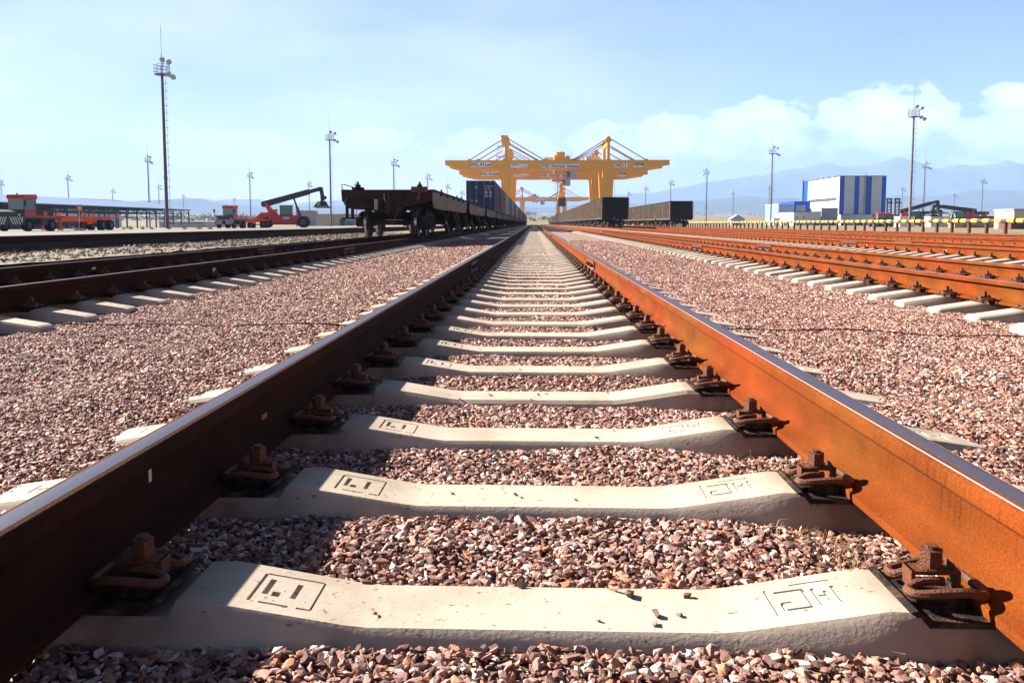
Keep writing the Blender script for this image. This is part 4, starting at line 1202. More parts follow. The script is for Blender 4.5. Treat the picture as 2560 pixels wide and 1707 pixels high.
def crane(Y, trolley, spreader_z, cab_x, label, number=None, detail=True):
    """trolley = world x of the trolley; spreader_z height of the spreader's bottom"""
    t = thing('gantry_crane', label, 'crane', (0, Y, -.2), 0, 'yellow rail mounted gantry cranes')
    o = .2
    zt_ = kz(325) + o; zb = kz(408) + o
    YR = 15.5; D = 1.6
    xl, xr = kx(651), kx(1640)
    girder(t, 0, D, zt_, zb); girder(t, YR, D, zt_, zb)
    for x in (kx(60) + .3, kx(2225) - .3):
        b = MB(); b.bb(x - .5, x + .5, D, YR, zt_ - 1.2, zt_ - .1); b.build('end_beam', M_ORG, t)
    for x, s in ((xl, -1), (xr, 1)):
        for y in (0.1, YR + .1):
            b = MB()
            wt, wb = 1.95, 1.15
            zl = .9
            for (f, q) in ((0, 1),):
                P = [(x - wt, y, zb - .02), (x + wt, y, zb - .02), (x + wt, y + 1.5, zb - .02), (x - wt, y + 1.5, zb - .02), (x - wb, y + .2, zl), (x + wb, y + .2, zl), (x + wb, y + 1.3, zl), (x - wb, y + 1.3, zl)]
                b.add(P, [(0, 1, 2, 3), (4, 7, 6, 5), (0, 4, 5, 1), (1, 5, 6, 2), (2, 6, 7, 3), (3, 7, 4, 0)])
            b.bb(x - wt - .12, x + wt + .12, y - .12, y + 1.6, zb - .35, zb + .02)
            b.build('leg', M_ORG, t)
            b = MB(); b.box((x, y + .7, .55), (1.2, 4.6, .7))
            for k in (-1.8, -.6, .6, 1.8): b.cyl((x - .2, y + .7 + k, .32), (x + .2, y + .7 + k, .32), .32, n=12)
            b.build('wheel_truck', M_ORGD, t)
            b = MB()
            for k in range(20): b.beam((x + s * 1.9, y + .75, 1.5 + k * .75), (x + s * 2.15, y + .75, 1.5 + k * .75), .05)
            b.beam((x + s * 2.1, y + .75, 1.2), (x + s * 2.4, y + .75, zb - .5), .06); b.build('ladder', M_ORGD, t)
        b = MB(); b.bb(x - .7, x + .7, 1.6, YR + .2, .9, 2.1); b.build('sill_beam', M_ORG, t)
    # pylons
    ztl, ztr = kz(85) + o, kz(97) + o
    for x, zp in ((xl, ztl), (xr, ztr)):
        for y in (.15, YR + .3):
            b = MB(); b.bb(x - .47, x + .47, y, y + 1.0, zt_ + .02, zp)
            if x == xl: b.prism([(x - .46, zp), (x - 1.9, zp), (x - 1.55, zp - 1.3), (x - 1.75, zp - 2.0), (x - .46, zp - 2.2)], 'y', y + .05, y + .95)
            b.prism([(x + .46, zp - .02), (x + .55, zp - .3), (x + 1.0, zp - 1.0), (x + 1.0, zp - 1.5), (x + .46, zp - 2.0)], 'y', y + .1, y + .9)
            if x == xr: b.prism([(x - .46, zp - .02), (x - .55, zp - .3), (x - 1.0, zp - 1.0), (x - 1.0, zp - 1.5), (x - .46, zp - 2.0)], 'y', y + .1, y + .9)
            b.prism([(x - .46, zt_ + .03), (x - 1.0, zt_ + .03), (x - .46, zt_ + .5)], 'y', y + .1, y + .9); b.prism([(x + .46, zt_ + .03), (x + 1.0, zt_ + .03), (x + .46, zt_ + .5)], 'y', y + .1, y + .9)
            b.build('pylon', M_ORG, t)
        b = MB(); b.bb(x - .4, x + .4, 1.15, YR + .3, zp - 2.9, zp - 1.9); b.build('pylon_beam', M_ORG, t)
        ties = [((605, 130), (290, 322)), ((600, 190), (378, 322)), ((668, 118), (1020, 322)), ((670, 170), (945, 322))] if x == xl else \
               [((1622, 122), (1295, 325)), ((1628, 150), (1310, 325)), ((1662, 122), (2005, 328)), ((1660, 205), (1870, 328))]
        for y in (.6, YR + .7):
            for (a, c) in ties:
                b = MB(); b.beam((kx(a[0]), y, kz(a[1]) + o), (kx(c[0]), y, zt_ + .05), .26, .30); b.box((kx(c[0]), y, zt_ + .2), (1.3, .3, .4)); b.build('tie_rod', M_ORGD, t)
    # platforms with railings on the left pylon
    for zz, w in ((kz(188) + o, 2.6), (kz(284) + o, 3.0)):
        b = MB(); b.bb(xl - .47 - w, xl - .48, .1, 1.3, zz - .18, zz)
        for k in range(6): b.beam((xl - .5 - w * k / 5, .15, zz), (xl - .5 - w * k / 5, .15, zz + 1.1), .045)
        b.beam((xl - .5, .15, zz + 1.1), (xl - .5 - w, .15, zz + 1.1), .05)
        b.beam((xl - .6, .7, zz - .1), (xl - w - 1.2 if zz < 25 else xl - w - .8, .7, zz - 1.8), .12)
        b.build('platform', M_ORGD, t)
    # machinery house, trolley, cabin, hoist
    X = trolley
    b = MB(); b.bb(X - 2.4, X + 3.0, -.1, YR + 1.6, zt_ + .05, zt_ + .9); b.bb(X - 1.6, X + 1.2, 1.0, 6.0, zt_ + .9, zt_ + 2.75); b.bb(X - 2.3, X - 1.6, 1.2, 4.0, zt_ + .9, zt_ + 1.9)
    b.bb(X + 1.6, X + 2.6, .5, 2.5, zt_ + .9, zt_ + 1.5); b.cyl((X + .15, 2, zt_ + 2.75), (X + .15, 2, zt_ + 3.2), .3, n=10)
    for k in (2.0, 2.7, 3.2): b.beam((X + k, .2, zt_ + .9), (X + k, .2, zt_ + 2.0 + .2 * (k > 3)), .07)
    b.build('trolley', M_ORG, t)
    b = MB(); b.bb(X - 5.6, X - 2.45, 6, 10, zt_ + .1, zt_ + 1.35); b.build('machine_house', M_HOUSE, t)
    b = MB(); b.bb(kx(1430), kx(1566), 3.5, 8, zt_ + .1, zt_ + 1.5); b.build('electrical_house', M_HOUSE, t)
    b = MB(); b.bb(X - 2.4, X + 3.0, 1.8, YR - .4, zb - .9, zb - .2); b.build('trolley_underframe', M_ORG, t)
    c = cab_x; zc = kz(415) + o
    b = MB(); b.bb(c + .6, c + 3.2, 1.7, 4.2, zc - 2.9, zc - .1); b.bb(c, c + .65, 1.7, 4.2, zc - .5, zc - .1); b.bb(c, c + .65, 1.7, 4.2, zc - 2.9, zc - 2.7); cabn = b.build('cabin', M_HOUSE, t)
    b = MB(); b.bb(c + .03, c + .63, 1.75, 4.15, zc - 2.7, zc - .5); b.bb(c + .7, c + 1.1, 1.67, 1.7, zc - 2.3, zc - .6); b.build('window', M_GLASS, cabn)
    hx_ = X + .3; hy = YR / 2
    b = MB()
    for dx in (-.9, .9):
        for dy in (-2.4, 2.4): b.cyl((hx_ + dx * .8, hy + dy, spreader_z + 2.6), (hx_ + dx * 1.6, hy + dy, zb - .5), .035, n=5)
    b.build('hoist_rope', M_INK, t)
    b = MB(); z = spreader_z
    b.bb(hx_ - 1.2, hx_ + 1.2, hy - 6, hy + 6, z, z + .35); b.bb(hx_ - 1.0, hx_ + 1.0, hy - 2.2, hy + 2.2, z + .35, z + 1.1); b.prism([(hx_ - 1.0, z + 1.1), (hx_ + 1.0, z + 1.1), (hx_ + .7, z + 2.2), (hx_ - .7, z + 2.2)], 'y', hy - 2.6, hy + 2.6)
    b.cyl((hx_, hy - 1.6, z + 2.7), (hx_, hy + 1.6, z + 2.7), .75, n=14)
    if detail:
        b.prism([(hx_ - .5, z + 2.2), (hx_ + .5, z + 2.2), (hx_ + .75, z + 3.4), (hx_ + .4, z + 4.1), (hx_ + .8, z + 5.0), (hx_ - .2, z + 5.2), (hx_ - .8, z + 4.4), (hx_ - .5, z + 3.3)], 'y', hy - 1.3, hy + 1.3)
    b.build('spreader', M_ORG, t)
    return t, zt_, zb
ZM = kz(366) + .2
c1, zt1, zb1 = crane(270, kx(1185), 9.2, kx(1240) + .1, 'nearest yellow gantry crane, its sign panels reading SWL.41ton and NO.1')
zs = zb1 + (zt1 - zb1) * .48
def logo(t, xc, y, zc, w, h):
    p = sign(t, xc, y, zc, w, h, None, 1)
    b = MB()
    P = [(-.44, .22), (-.36, .30), (-.22, .34), (-.05, .24), (.04, .05), (-.05, .15), (-.2, .19), (-.33, .12), (-.40, .06)]
    b.prism([(xc + u * w, zc + v * h) for u, v in P], 'y', y - .08, y - .05); b.build('black_swoosh', M_INK, p)
    b = MB(); P = [(.0, -.02), (.1, -.20), (.25, -.24), (.36, -.12), (.42, .02), (.46, -.10), (.40, -.26), (.25, -.36), (.08, -.30)]
    b.prism([(xc + u * w, zc + v * h) for u, v in P], 'y', y - .08, y - .05); b.build('red_swoosh', mat('logo_red', (.45, .16, .10), .5), p)
def crane_signs(t, big):
    sign(t, kx(400), -.02, zs + .05, 6.85, 1.5, 'SWL.41ton', 1.62, .98)
    logo(t, kx(778), -.02, zs - .45, 5.6, 1.25)
    sign(t, kx(1173), -.02, zs - .55, 13.2, 1.3, 'KTZE - Khorgos  Gateway', 1.30, .92)
    if big: sign(t, kx(1761), -.02, zs - .25, 4.3, 1.5, 'NO.1', 1.7, .95)
    p = sign(t, kx(1932), -.02, zs - .25, 3.3, 1.35, None, 1)
    for i, (ch, dx) in enumerate((('H', -1.15), ('D', -.52), ('I', -.08), ('H', .40), ('M', 1.12))):
        text_mesh('lettering', ch, 1.15, M_INK, p, (kx(1932) + dx, -.09, zs + .02), ext=.03, sx=1.25)
    for dx in (-1.1, -.35, .55, 1.35): text_mesh('lettering', 'o', .4, M_INK, p, (kx(1932) + dx, -.09, zs - .68), ext=.01)
crane_signs(c1, True)
# small person standing on the upper pylon platform
def person_small(loc):
    me = bpy.data.meshes.new('person'); 
    J = [((0, 0, .95), .13), ((0, 0, 1.15), .13), ((0, 0, 1.38), .15), ((0, 0, 1.50), .06), ((0, 0, 1.62), .095), ((0, .01, 1.70), .09),
         ((-.09, 0, .9), .09), ((-.11, .02, .5), .06), ((-.11, 0, .08), .045), ((-.11, -.12, .04), .04), ((.09, 0, .9), .09), ((.11, -.03, .5), .06), ((.12, 0, .08), .045), ((.12, -.12, .04), .04),
         ((-.2, 0, 1.38), .06), ((-.27, 0, 1.12), .045), ((-.25, -.16, .95), .035), ((-.24, -.24, .93), .035), ((.2, 0, 1.38), .06), ((.28, -.02, 1.12), .045), ((.26, -.2, 1.02), .035), ((.25, -.28, 1.02), .035)]
    E = [(0, 1), (1, 2), (2, 3), (3, 4), (4, 5), (0, 6), (6, 7), (7, 8), (8, 9), (0, 10), (10, 11), (11, 12), (12, 13), (2, 14), (14, 15), (15, 16), (16, 17), (2, 18), (18, 19), (19, 20), (20, 21)]
    me.from_pydata([j[0] for j in J], E, []); o = bpy.data.objects.new('person', me); COL.objects.link(o); o.location = loc
    o.modifiers.new('s', 'SKIN'); 
    for i, (p, r) in enumerate(J): me.skin_vertices[0].data[i].radius = (r, r)
    me.skin_vertices[0].data[0].use_root = True
    s = o.modifiers.new('d', 'SUBSURF'); s.levels = 1; s.render_levels = 1
    me.materials.append(mat('dark_workwear', (.03, .03, .04), .8)); return o
try:
    pp = person_small((kx(615), 270 + .75, kz(188) + .02)); tag(pp, 'person in dark work clothes standing on the high platform of the nearest crane', 'person')
except Exception as ex: print('person', ex)
c2, _, _ = crane(321, kx(1170) + 1.0, 3.6, kx(1195) * 1.19 + .1, 'second yellow gantry crane, just behind the nearest one and lower in view')
crane_signs(c2, False)
c3, _, _ = crane(650, kx(1020) - .5 - 2, 1.2, kx(1050) * 1.0 + 1.0, 'farthest yellow gantry crane, small and framed by the nearest one', detail=False)
sign(c3, kx(1085), -.02, zs - .3, 13, 1.3, 'KTZE - Khorgos  Gateway', 1.3, .92)
# container hanging from the nearest crane's spreader
ct = container(('hanging', (.10, .028, .020), 'dark brown'), True)
ct.location = (kx(1185) + .3, 270 + 7.75 - 6.1, 9.2 - .2 - 2.6)
tag(ct, 'dark brown container hanging from the spreader of the nearest crane', 'container', 'x'); del ct['group']

# ------------------------------------------------------------------ yard vehicles
M_RED = mat('vehicle_red', (.70, .020, .020), .35, 0, (.58, .02, .02), scale=2)
M_TRO = mat('trailer_orange', (.85, .13, .008), .5, 0, (.72, .11, .008), scale=2)
M_BLACK = mat('machine_black', (.018, .018, .022), .45)
M_TYRE = mat('tyre_rubber', (.020, .020, .022), .9)
M_RIM = mat('wheel_rim', (.09, .085, .08), .6)
M_TEAL = mat('cab_glass', (.10, .22, .21), .10)
M_STRIPE = mat('stripe_white', (.62, .62, .62), .6)
def wheel(parent, x, y, z, r, w, n=20):
    b = MB(); b.cyl((x, y - w / 2, z), (x, y + w / 2, z), r, n=n)
    for k in range(n): 
        a = 2 * math.pi * k / n; b.box((x + (r) * math.cos(a), y, z + (r) * math.sin(a)), (.05 * r, w * .9, .05 * r), ry=-a)
    o = b.build('wheel', M_TYRE, parent)
    q = MB(); q.cyl((x, y - w / 2 - .015, z), (x, y + w / 2 + .015, z), r * .55, n=16); q.cyl((x, y - w / 2 - .04, z), (x, y + w / 2 + .04, z), r * .22, n=10); q.build('rim', M_RIM, o)
def terminal_tractor(loc, rz, label):
    """local +x is forward"""
    t = thing('terminal_tractor', label, 'tractor', loc, rz, 'red terminal tractors')
    b = MB(); b.bb(-3.9, 1.2, -.45, -.25, .65, .95); b.bb(-3.9, 1.2, .25, .45, .65, .95); b.bb(-3.6, -1.6, -1.1, -.5, .55, 1.2); b.bb(-3.2, -1.2, .5, 1.15, .5, 1.15); b.bb(-.6, 1.3, -1.2, 1.2, 1.05, 1.2); b.box((-2.6, 0, 1.15), (1.0, .9, .15)); b.build('chassis', M_BLACK, t)
    b = MB()
    b.bb(1.25, 1.50, -1.25, 1.25, .52, 1.22); b.mi(1)
    for s in (-1, 1):
        for k in range(6):
            y = s * (.10 + k * .21)
            b.add([(1.512, y, 1.20), (1.512, y + s * .10, 1.20), (1.512, y + s * .10 + s * .28 * (1 if y + s * .38 < 1.25 else 0), .56), (1.512, y + s * .28, .56)] if abs(y) + .38 < 1.27 else
                  [(1.512, y, 1.20), (1.512, y + s * .10, 1.20), (1.512, s * 1.24, .85), (1.512, s * 1.24, .62)], [(0, 1, 2, 3)])
            b.add([(1.25 - k * .0 - .03 * 0, s * 1.262, 1.2)] * 0, [])
    b.build('bumper', [M_BLACK, M_STRIPE], t)
    for x in (.55, -2.6):
        for s in (-1, 1): wheel(t, x, s * 1.02, .50, .50, .34 if x > 0 else .5)
    # cab, offset to one side
    y0, y1 = -.30, 1.10
    b = MB()
    b.bb(-.55, .95, y0, y1, 1.2, 1.75)
    for x in (-.55, .90):
        for y in (y0, y1 - .06): b.bb(x - .0, x + .07, y, y + .06, 1.75, 2.72)
    b.bb(-.62, -.50, y0, y1, 1.75, 2.72)
    b.prism([(-.70, 2.70), (1.0, 2.70), (1.08, 2.84), (.95, 3.05), (-.6, 3.12), (-.72, 2.95)], 'y', y0 - .06, y1 + .06)
    cab = b.build('cab', M_RED, t)
    b = MB(); b.bb(.90, .96, y0 + .05, y1 - .05, 1.75, 2.70); b.bb(-.45, .85, y0 + .01, y0 + .03, 1.78, 2.68); b.bb(-.45, .85, y1 - .03, y1 - .01, 1.78, 2.68); b.build('window', M_TEAL, cab)
    b = MB(); b.cyl((-.3, -.3, 3.1), (-.3, -.3, 3.22), .07, n=8); b.build('beacon', M_BLACK, cab)
    b = MB(); b.prism([(.95, 1.2), (1.35, 1.2), (1.35, 1.62), (.95, 1.80)], 'y', -1.1, 1.1); b.prism([(-.4, 1.2), (1.0, 1.2), (1.0, 1.6), (-.4, 1.75)], 'y', -1.15, -.36); b.build('hood', M_BLACK, t)
    b = MB(); b.prism([(-.2, 1.70), (1.1, 1.55), (1.1, 1.64), (-.2, 1.80)], 'y', -1.16, -.40); b.build('hood_cover', M_RED, t)
    b = MB(); b.cyl((-.6, -.75, 1.2), (-.6, -.75, 2.5), .07, n=8); b.cyl((-.6, -.75, 2.5), (-.7, -.75, 2.9), .05, n=8); b.build('exhaust', M_BLACK, t)
    for s in (-1, 1):
        b = MB(); b.tube([(1.1, s * 1.05, 1.3), (1.35, s * 1.3, 1.9), (1.3, s * 1.32, 2.6)], .03, 6, 3); b.box((1.3, s * 1.35, 2.35), (.06, .22, .42)); b.build('mirror', M_BLACK, t)
        b = MB(); b.cyl((1.50, s * .95, 1.36), (1.40, s * .95, 1.36), .09, n=10); b.build('headlight', M_STRIPE, t)
    return t
def trailer(loc, rz, label):
    t = thing('container_trailer', label, 'trailer', loc, rz, 'orange skeletal container trailers')
    L = 12.3
    b = MB()
    for s in (-1, 1):
        b.prism([(0, 1.32), (-L, 1.32), (-L, 1.12), (-L + .5, .85), (-3.2, .80), (-2.2, 1.10), (0, 1.12)], 'y', s * .45 - .06, s * .45 + .06)
    for x in (-.1, -3.2, -5.5, -7.8, -10, -L + .1): b.bb(x - .09, x + .09, -1.2, 1.2, 1.16, 1.30)
    for s in (-1, 1): b.bb(-L, -3, s * 1.18 - .04, s * 1.18 + .04, 1.18, 1.30)
    b.build('frame', M_TRO, t)
    for x in (-.1, -6.2, -L + .1):
        for s in (-1, 1):
            b = MB(); b.prism([(x - .22, 1.3), (x + .22, 1.3), (x + .14, 1.72), (x - .16, 1.62)], 'y', s * 1.22 - .05, s * 1.22 + .05); b.build('corner_guide', M_TRO, t)
    for s in (-1, 1):
        b = MB(); b.bb(-3.1, -2.9, s * .75 - .09, s * .75 + .09, .15, 1.15); b.bb(-3.2, -2.8, s * .75 - .16, s * .75 + .16, .05, .15); b.build('landing_leg', M_TRO, t)
        b = MB(); b.prism([(-L + 1.0, .93), (-L + 2.9, .93), (-L + 2.2, .60), (-L + 1.7, .60)], 'y', s * .62 - .04, s * .62 + .04); b.build('spring_hanger', M_TRO, t)
    for x in (-L + 1.2, -L + 2.75):
        for s in (-1, 1): wheel(t, x, s * .95, .50, .50, .48)
        b = MB(); b.cyl((x, -1.1, .5), (x, 1.1, .5), .08, n=8); b.build('axle', M_BLACK, t)
    return t
def reach_stacker(loc, rz, label, ang=15, red=True, group='black-boomed reach stackers'):
    """local +x towards the spreader; front axle at x = 0"""
    t = thing('reach_stacker', label, 'reach stacker', loc, rz, group)
    mr_ = M_RED if red else M_BLACK
    b = MB()
    for s in (-1, 1):
        b.prism([(.6, .55), (.9, 1.3), (.8, 1.75), (-1.2, 1.95), (-4.6, 1.75), (-4.9, .75), (-4.4, .45), (-.6, .45)], 'y', s * 1.15 - .22, s * 1.15 + .22)
    b.bb(-4.6, .3, -1.0, 1.0, .6, 1.4); b.build('chassis', mr_, t)
    b = MB(); b.prism([(-4.6, 1.2), (-7.0, 1.0), (-7.1, 1.7), (-6.4, 2.35), (-5.2, 2.4), (-4.6, 2.0)], 'y', -1.3, 1.3); b.build('counterweight', mr_, t)
    for s in (-1, 1):
        b = MB(); b.prism([(-5.2, 1.8), (-3.6, 1.8), (-4.9, 3.0), (-5.6, 3.9), (-5.9, 3.9)], 'y', s * .75 - .1, s * .75 + .1)
        b.build('boom_support', mr_, t)
    for s in (-1, 1):
        wheel(t, 0, s * 1.75, .88, .88, .65, 24); wheel(t, 0, s * 1.05, .88, .88, .6, 24); wheel(t, -5.6, s * 1.3, .80, .80, .6, 24)
    # cab
    b = MB()
    for x in (-3.55, -1.75):
        for y in (-.72, .72): b.bb(x - .05, x + .05, y - .05, y + .05, 1.9, 3.45)
    b.bb(-3.65, -1.65, -.8, .8, 3.4, 3.5); b.bb(-3.6, -1.7, -.77, .77, 1.75, 2.05); cab = b.build('cab', M_BLACK, t)
    b = MB(); b.bb(-3.5, -1.8, -.70, -.68, 2.05, 3.4); b.bb(-3.5, -1.8, .68, .70, 2.05, 3.4); b.bb(-1.72, -1.70, -.68, .68, 2.05, 3.4)
    g = b.build('window', M_TEAL, cab)
    A = R(ang); p0 = Vector((-6.0, 0, 3.75)); d = Vector((math.cos(A), 0, math.sin(A))); u = Vector((-math.sin(A), 0, math.cos(A)))
    def q(a, c): v = p0 + d * a + u * c; return (v.x, v.z)
    b = MB(); b.prism([q(-.5, -.35), q(0, -.55), q(7.2, -.40), q(7.2, .42), q(0, .40), q(-.4, .35)], 'y', -.48, .48); b.prism([q(7.2, -.30), q(9.1, -.28), q(9.1, .30), q(7.2, .30)], 'y', -.38, .38); b.build('boom', M_BLACK, t)
    b = MB(); tip = p0 + d * 9.0
    b.prism([(tip.x - .3, tip.z + .3), (tip.x + .35, tip.z + .25), (tip.x + .55, tip.z - .9), (tip.x + .65, tip.z - 1.9), (tip.x, tip.z - 2.0), (tip.x - .05, tip.z - .9)], 'y', -.35, .35)
    b.cyl((tip.x + .7, -.3, tip.z - 1.4), (tip.x + .7, .3, tip.z - 1.4), .28, n=10); b.build('boom_head', M_BLACK, t)
    b = MB(); zz = tip.z - 2.0; x = tip.x + .2
    b.box((x, 0, zz - .35), (1.3, 1.6, .7)); b.prism([(x - 1.2, zz - .7), (x + 1.0, zz - .7), (x + .7, zz - .1), (x - .7, zz - .1)], 'y', -.8, .8); b.box((x, 0, zz - .85), (1.0, 5.9, .32)); 
    for s in (-1, 1): b.box((x, s * 2.95, zz - .88), (2.35, .25, .25))
    sp_ = b.build('spreader', M_BLACK, t)
    b = MB()
    for k in range(5): b.box((x - 1.0 + k * .45, -3.085, zz - .86), (.16, .02, .22), ry=.5)
    b.box((x - .5, -.82, zz - .35), (.4, .03, .6)); b.build('hazard_stripe', mat('hazard_yellow', (.55, .50, .20), .6), sp_)
    for s in (-1, 1):
        b = MB(); e = p0 + d * 4.6 + u * -.4
        b.cyl((-.5, s * .85, 1.6), (e.x * .55 + -.5 * .45, s * .8, e.z * .55 + 1.6 * .45), .17, n=10); b.cyl((e.x * .5 + -.5 * .5, s * .8, e.z * .5 + 1.6 * .5), (e.x, s * .7, e.z), .09, n=8); b.build('lift_cylinder', M_BLACK, t)
    if red:
        b = MB(); b.box((-2.6, -1.38, 1.5), (.95, .02, .38)); b.build('lettering_panel', M_STRIPE, t)
        b = MB(); b.prism([(-4.6, 2.0), (-4.0, 2.0), (-4.0, 2.9), (-4.6, 2.9)], 'y', -.6, -.2); b.build('beacon_box', M_YEL, t)
    return t
# near red tractor and trailer at the left edge
HEAD = -math.pi / 2                      # direction the tractor faces, seen from above
def unit(loc, lab1, lab2):
    o = terminal_tractor(loc, HEAD, lab1)
    tx = loc[0] - math.cos(HEAD) * 1.6; ty = loc[1] - math.sin(HEAD) * 1.6
    trailer((tx, ty, loc[2]), HEAD, lab2)
p = at(22, 579, 66); unit((p.x, 67.5, -.196), 'red terminal tractor with black and white striped bumper at the left edge', 'orange skeletal trailer behind the red tractor at the left edge')
p = at(560, 569, 108); unit((p.x, 109.5, -.196), 'smaller red terminal tractor with striped bumper, left of the reach stacker', 'orange skeletal trailer between the second red tractor and the reach stacker')
p = at(760, 566, 128); reach_stacker((p.x, 128, -.196), R(12), 'red reach stacker with long black boom raised over the apron', 15.5, group='red reach stackers')
# right side machines
for (sx, Y, rz, ang, lab, red) in ((2313, 200, 3, 15, 'black-boomed reach stacker with raised boom right of the tallest right mast', True), (2322, 235, 3, 1, 'reach stacker with level black boom behind the raised one', True),
                                  (2366, 190, 178, 7, 'reach stacker facing left with black boom right of the raised one', True), (2412, 235, 180, 0, 'farthest right reach stacker with short level boom', True)):
    p = at(sx, 566, Y); reach_stacker((p.x, Y, -.28), R(rz), lab, ang, red)
for (sx, Y, lab) in ((2195, 178, 'left one of two red forklift tractors below the striped building'), (2212, 181, 'right one of two red forklift tractors below the striped building')):
    p = at(sx, 566, Y); terminal_tractor((p.x, Y, -.29), R(-100), lab)
# empty container handlers: tall lattice masts
def empty_handler(loc, lab):
    t = thing('container_handler', lab, 'lift truck', loc, 0, 'lift trucks with tall black masts')
    b = MB()
    for x in (-.55, .55):
        for y in (-.15, .15): b.bb(x - .12, x + .12, y - .1, y + .1, .3, 7.6)
    for k in range(10): b.bb(-.6, .6, -.1, .1, .6 + k * .76, .82 + k * .76)
    b.bb(-.95, .7, -.3, .1, 7.2, 7.6); b.bb(-.9, .9, -.6, -.2, 6.3, 6.6)
    b.build('mast', M_BLACK, t)
    b = MB(); b.prism([(.3, .5), (4.5, .5), (4.8, 1.6), (3.0, 1.9), (.5, 1.7)], 'x', -1.1, 1.1); b.build('chassis', M_RED, t)
    b = MB(); b.bb(-.8, .8, 1.2, 2.8, 1.8, 3.3); b.build('cab', M_BLACK, t)
    for s in (-1, 1):
        for y in (.6, 3.9): 
            b = MB(); b.cyl((s * 1.05, y, .65), (s * 1.55, y, .65), .65, n=16); b.build('wheel', M_TYRE, t)
        b = MB(); b.beam((s * .8, 1.2, 1.2), (s * .6, .1, 3.0), .14); b.build('tilt_cylinder', M_RAILG, t)
for (sx, lab) in ((2221, 'lift truck with a tall black ladder-like mast, the left one beside the striped building'), (2241, 'lift truck with a tall black ladder-like mast, the right one, farther from the striped building')):
    p = at(sx, 562, 225); empty_handler((p.x, 225, -.30), lab)
# loose barrels, blocks
for (sx, w, h, c, lab, Y) in ((2350, 4.2, 2.2, (.7, .7, .7), 'white box cabin with shaded side below the raised black boom', 185), (2268, 3.4, 2.3, (.72, .70, .68), 'small white box left of the tallest right mast', 190)):
    p = at(sx, 560, Y); b = MB(); b.bb(-w / 2, w / 2, 0, 3, 0, h); b.bb(-w / 2 - .06, w / 2 + .06, -.06, 3.06, h, h + .1); b.bb(-.4, .5, -.02, 0, .1, 2.0)
    o = b.build('box_cabin', mat('cabin_white', c, .6), None, loc=(p.x, Y, -.30)); tag(o, lab, 'cabin')

# ------------------------------------------------------------------ buildings on the right
M_BLUE = mat('cladding_blue', (.002, .075, .62), .75, 0, (.002, .065, .55), scale=.2)
M_WHT = mat('cladding_white', (.66, .67, .68), .8, 0, (.62, .63, .64), scale=.3)
M_LBLUE = mat('cladding_light_blue', (.18, .42, .78), .55)
M_GREY = mat('cladding_grey', (.33, .34, .39), .6, 0, (.29, .30, .34), scale=.3)
M_WIN = mat('ribbon_window', (.035, .04, .04), .4, 0, (.12, .125, .12), scale=.9, stretch=(4, 4, .1), lo=.45, hi=.55)
YB = 350.0
pl = at(2096, 559, YB); pr = at(2212, 559, YB); ztop = at(2150, 441, YB).z
hall = thing('striped_hall', 'tall blue and white striped hall with a ladder on its front', 'building', (pl.x, YB, -.3))
Wb = pr.x - pl.x; Hb = ztop + .3; Db = 46
b = MB(); b.bb(0.05, Wb, .05, Db, 0, Hb - .05); b.build('wall', M_WHT, hall)
for a, c, m in ((0, .105, M_BLUE), (.105, .32, M_GREY), (.32, .425, M_BLUE), (.425, .565, M_GREY), (.565, .69, M_BLUE), (.69, .905, M_GREY), (.905, 1.0, M_BLUE)):
    b = MB(); b.bb(a * Wb, c * Wb, -.02, .04, 3.9, Hb - .02); b.build('stripe_panel', m if m is M_BLUE else M_WHT, hall)
b = MB(); b.bb(-.25, Wb + .1, -.15, Db + .1, Hb - .05, Hb + .25); b.build('roof', mat('roof_dark', (.07, .08, .10), .7), hall)
b = MB(); b.bb(-.06, 0.04, Db - 6, Db, .1, Hb - .1); b.build('side_stripe', M_BLUE, hall)
b = MB()
for z0, z1 in ((4.7, 7.0), (10.0, 11.4)): b.bb(-.04, .045, 3, Db - 7, z0 + .6, z1 + .6)
b.build('window', M_WIN, hall)
b = MB()
for y in (15, 29): b.bb(-.08, -.045, y - .12, y + .12, .5, Hb - .2)
b.build('panel_joint', M_GREY, hall)
b = MB(); xl_ = Wb * .55
for s in (-.4, .4): b.beam((xl_ + s, -.25, 4.5), (xl_ + s, -.25, Hb + 1.6), .10)
for k in range(34): b.beam((xl_ - .4, -.25, 4.6 + k * .5), (xl_ + .4, -.25, 4.6 + k * .5), .07); b.beam((xl_ + .4, -.25, 4.6 + k * .5), (xl_ + .4, -.9, 4.6 + k * .5), .06)
b.beam((xl_ - .4, -.25, Hb + 1.6), (xl_ + .4, -.25, Hb + 1.6), .1); b.build('ladder', mat('ladder_brown', (.15, .10, .10), .7), hall)
b = MB(); b.tube([(.3, Db - .5, Hb), (.3, Db - .5, Hb + 1.5), (.3, Db - 3, Hb + 1.5), (.3, Db - 3, Hb)], .08, 6, 1)
for k in range(5): b.bb(.2, 1.2, 8 + k * 7, 9.5 + k * 7, Hb + .2, Hb + .6)
b.build('roof_vent', M_GREY, hall)
b = MB(); b.beam((-.35, Db - .1, .5), (-.35, Db - .1, Hb + .8), .5, .3); b.build('corner_ladder', mat('ladder_brown', (.15, .10, .10)), hall)
def block(name, label, cat, x0, x1, sy, Y, D, m, roof=M_GREY, base=-.3, extra=None):
    a = at(x0, 559, Y); c = at(x1, 559, Y); z = at((x0 + x1) / 2, sy, Y).z
    t = thing(name, label, cat, (a.x, Y, base)); w = c.x - a.x; h = z - base
    b = MB(); b.bb(0, w, 0, D, 0, h); b.build('wall', m, t)
    b = MB(); b.bb(-.15, w + .15, -.15, D + .15, h, h + .25); b.build('roof', roof, t)
    if extra: extra(t, w, h, D)
    return t
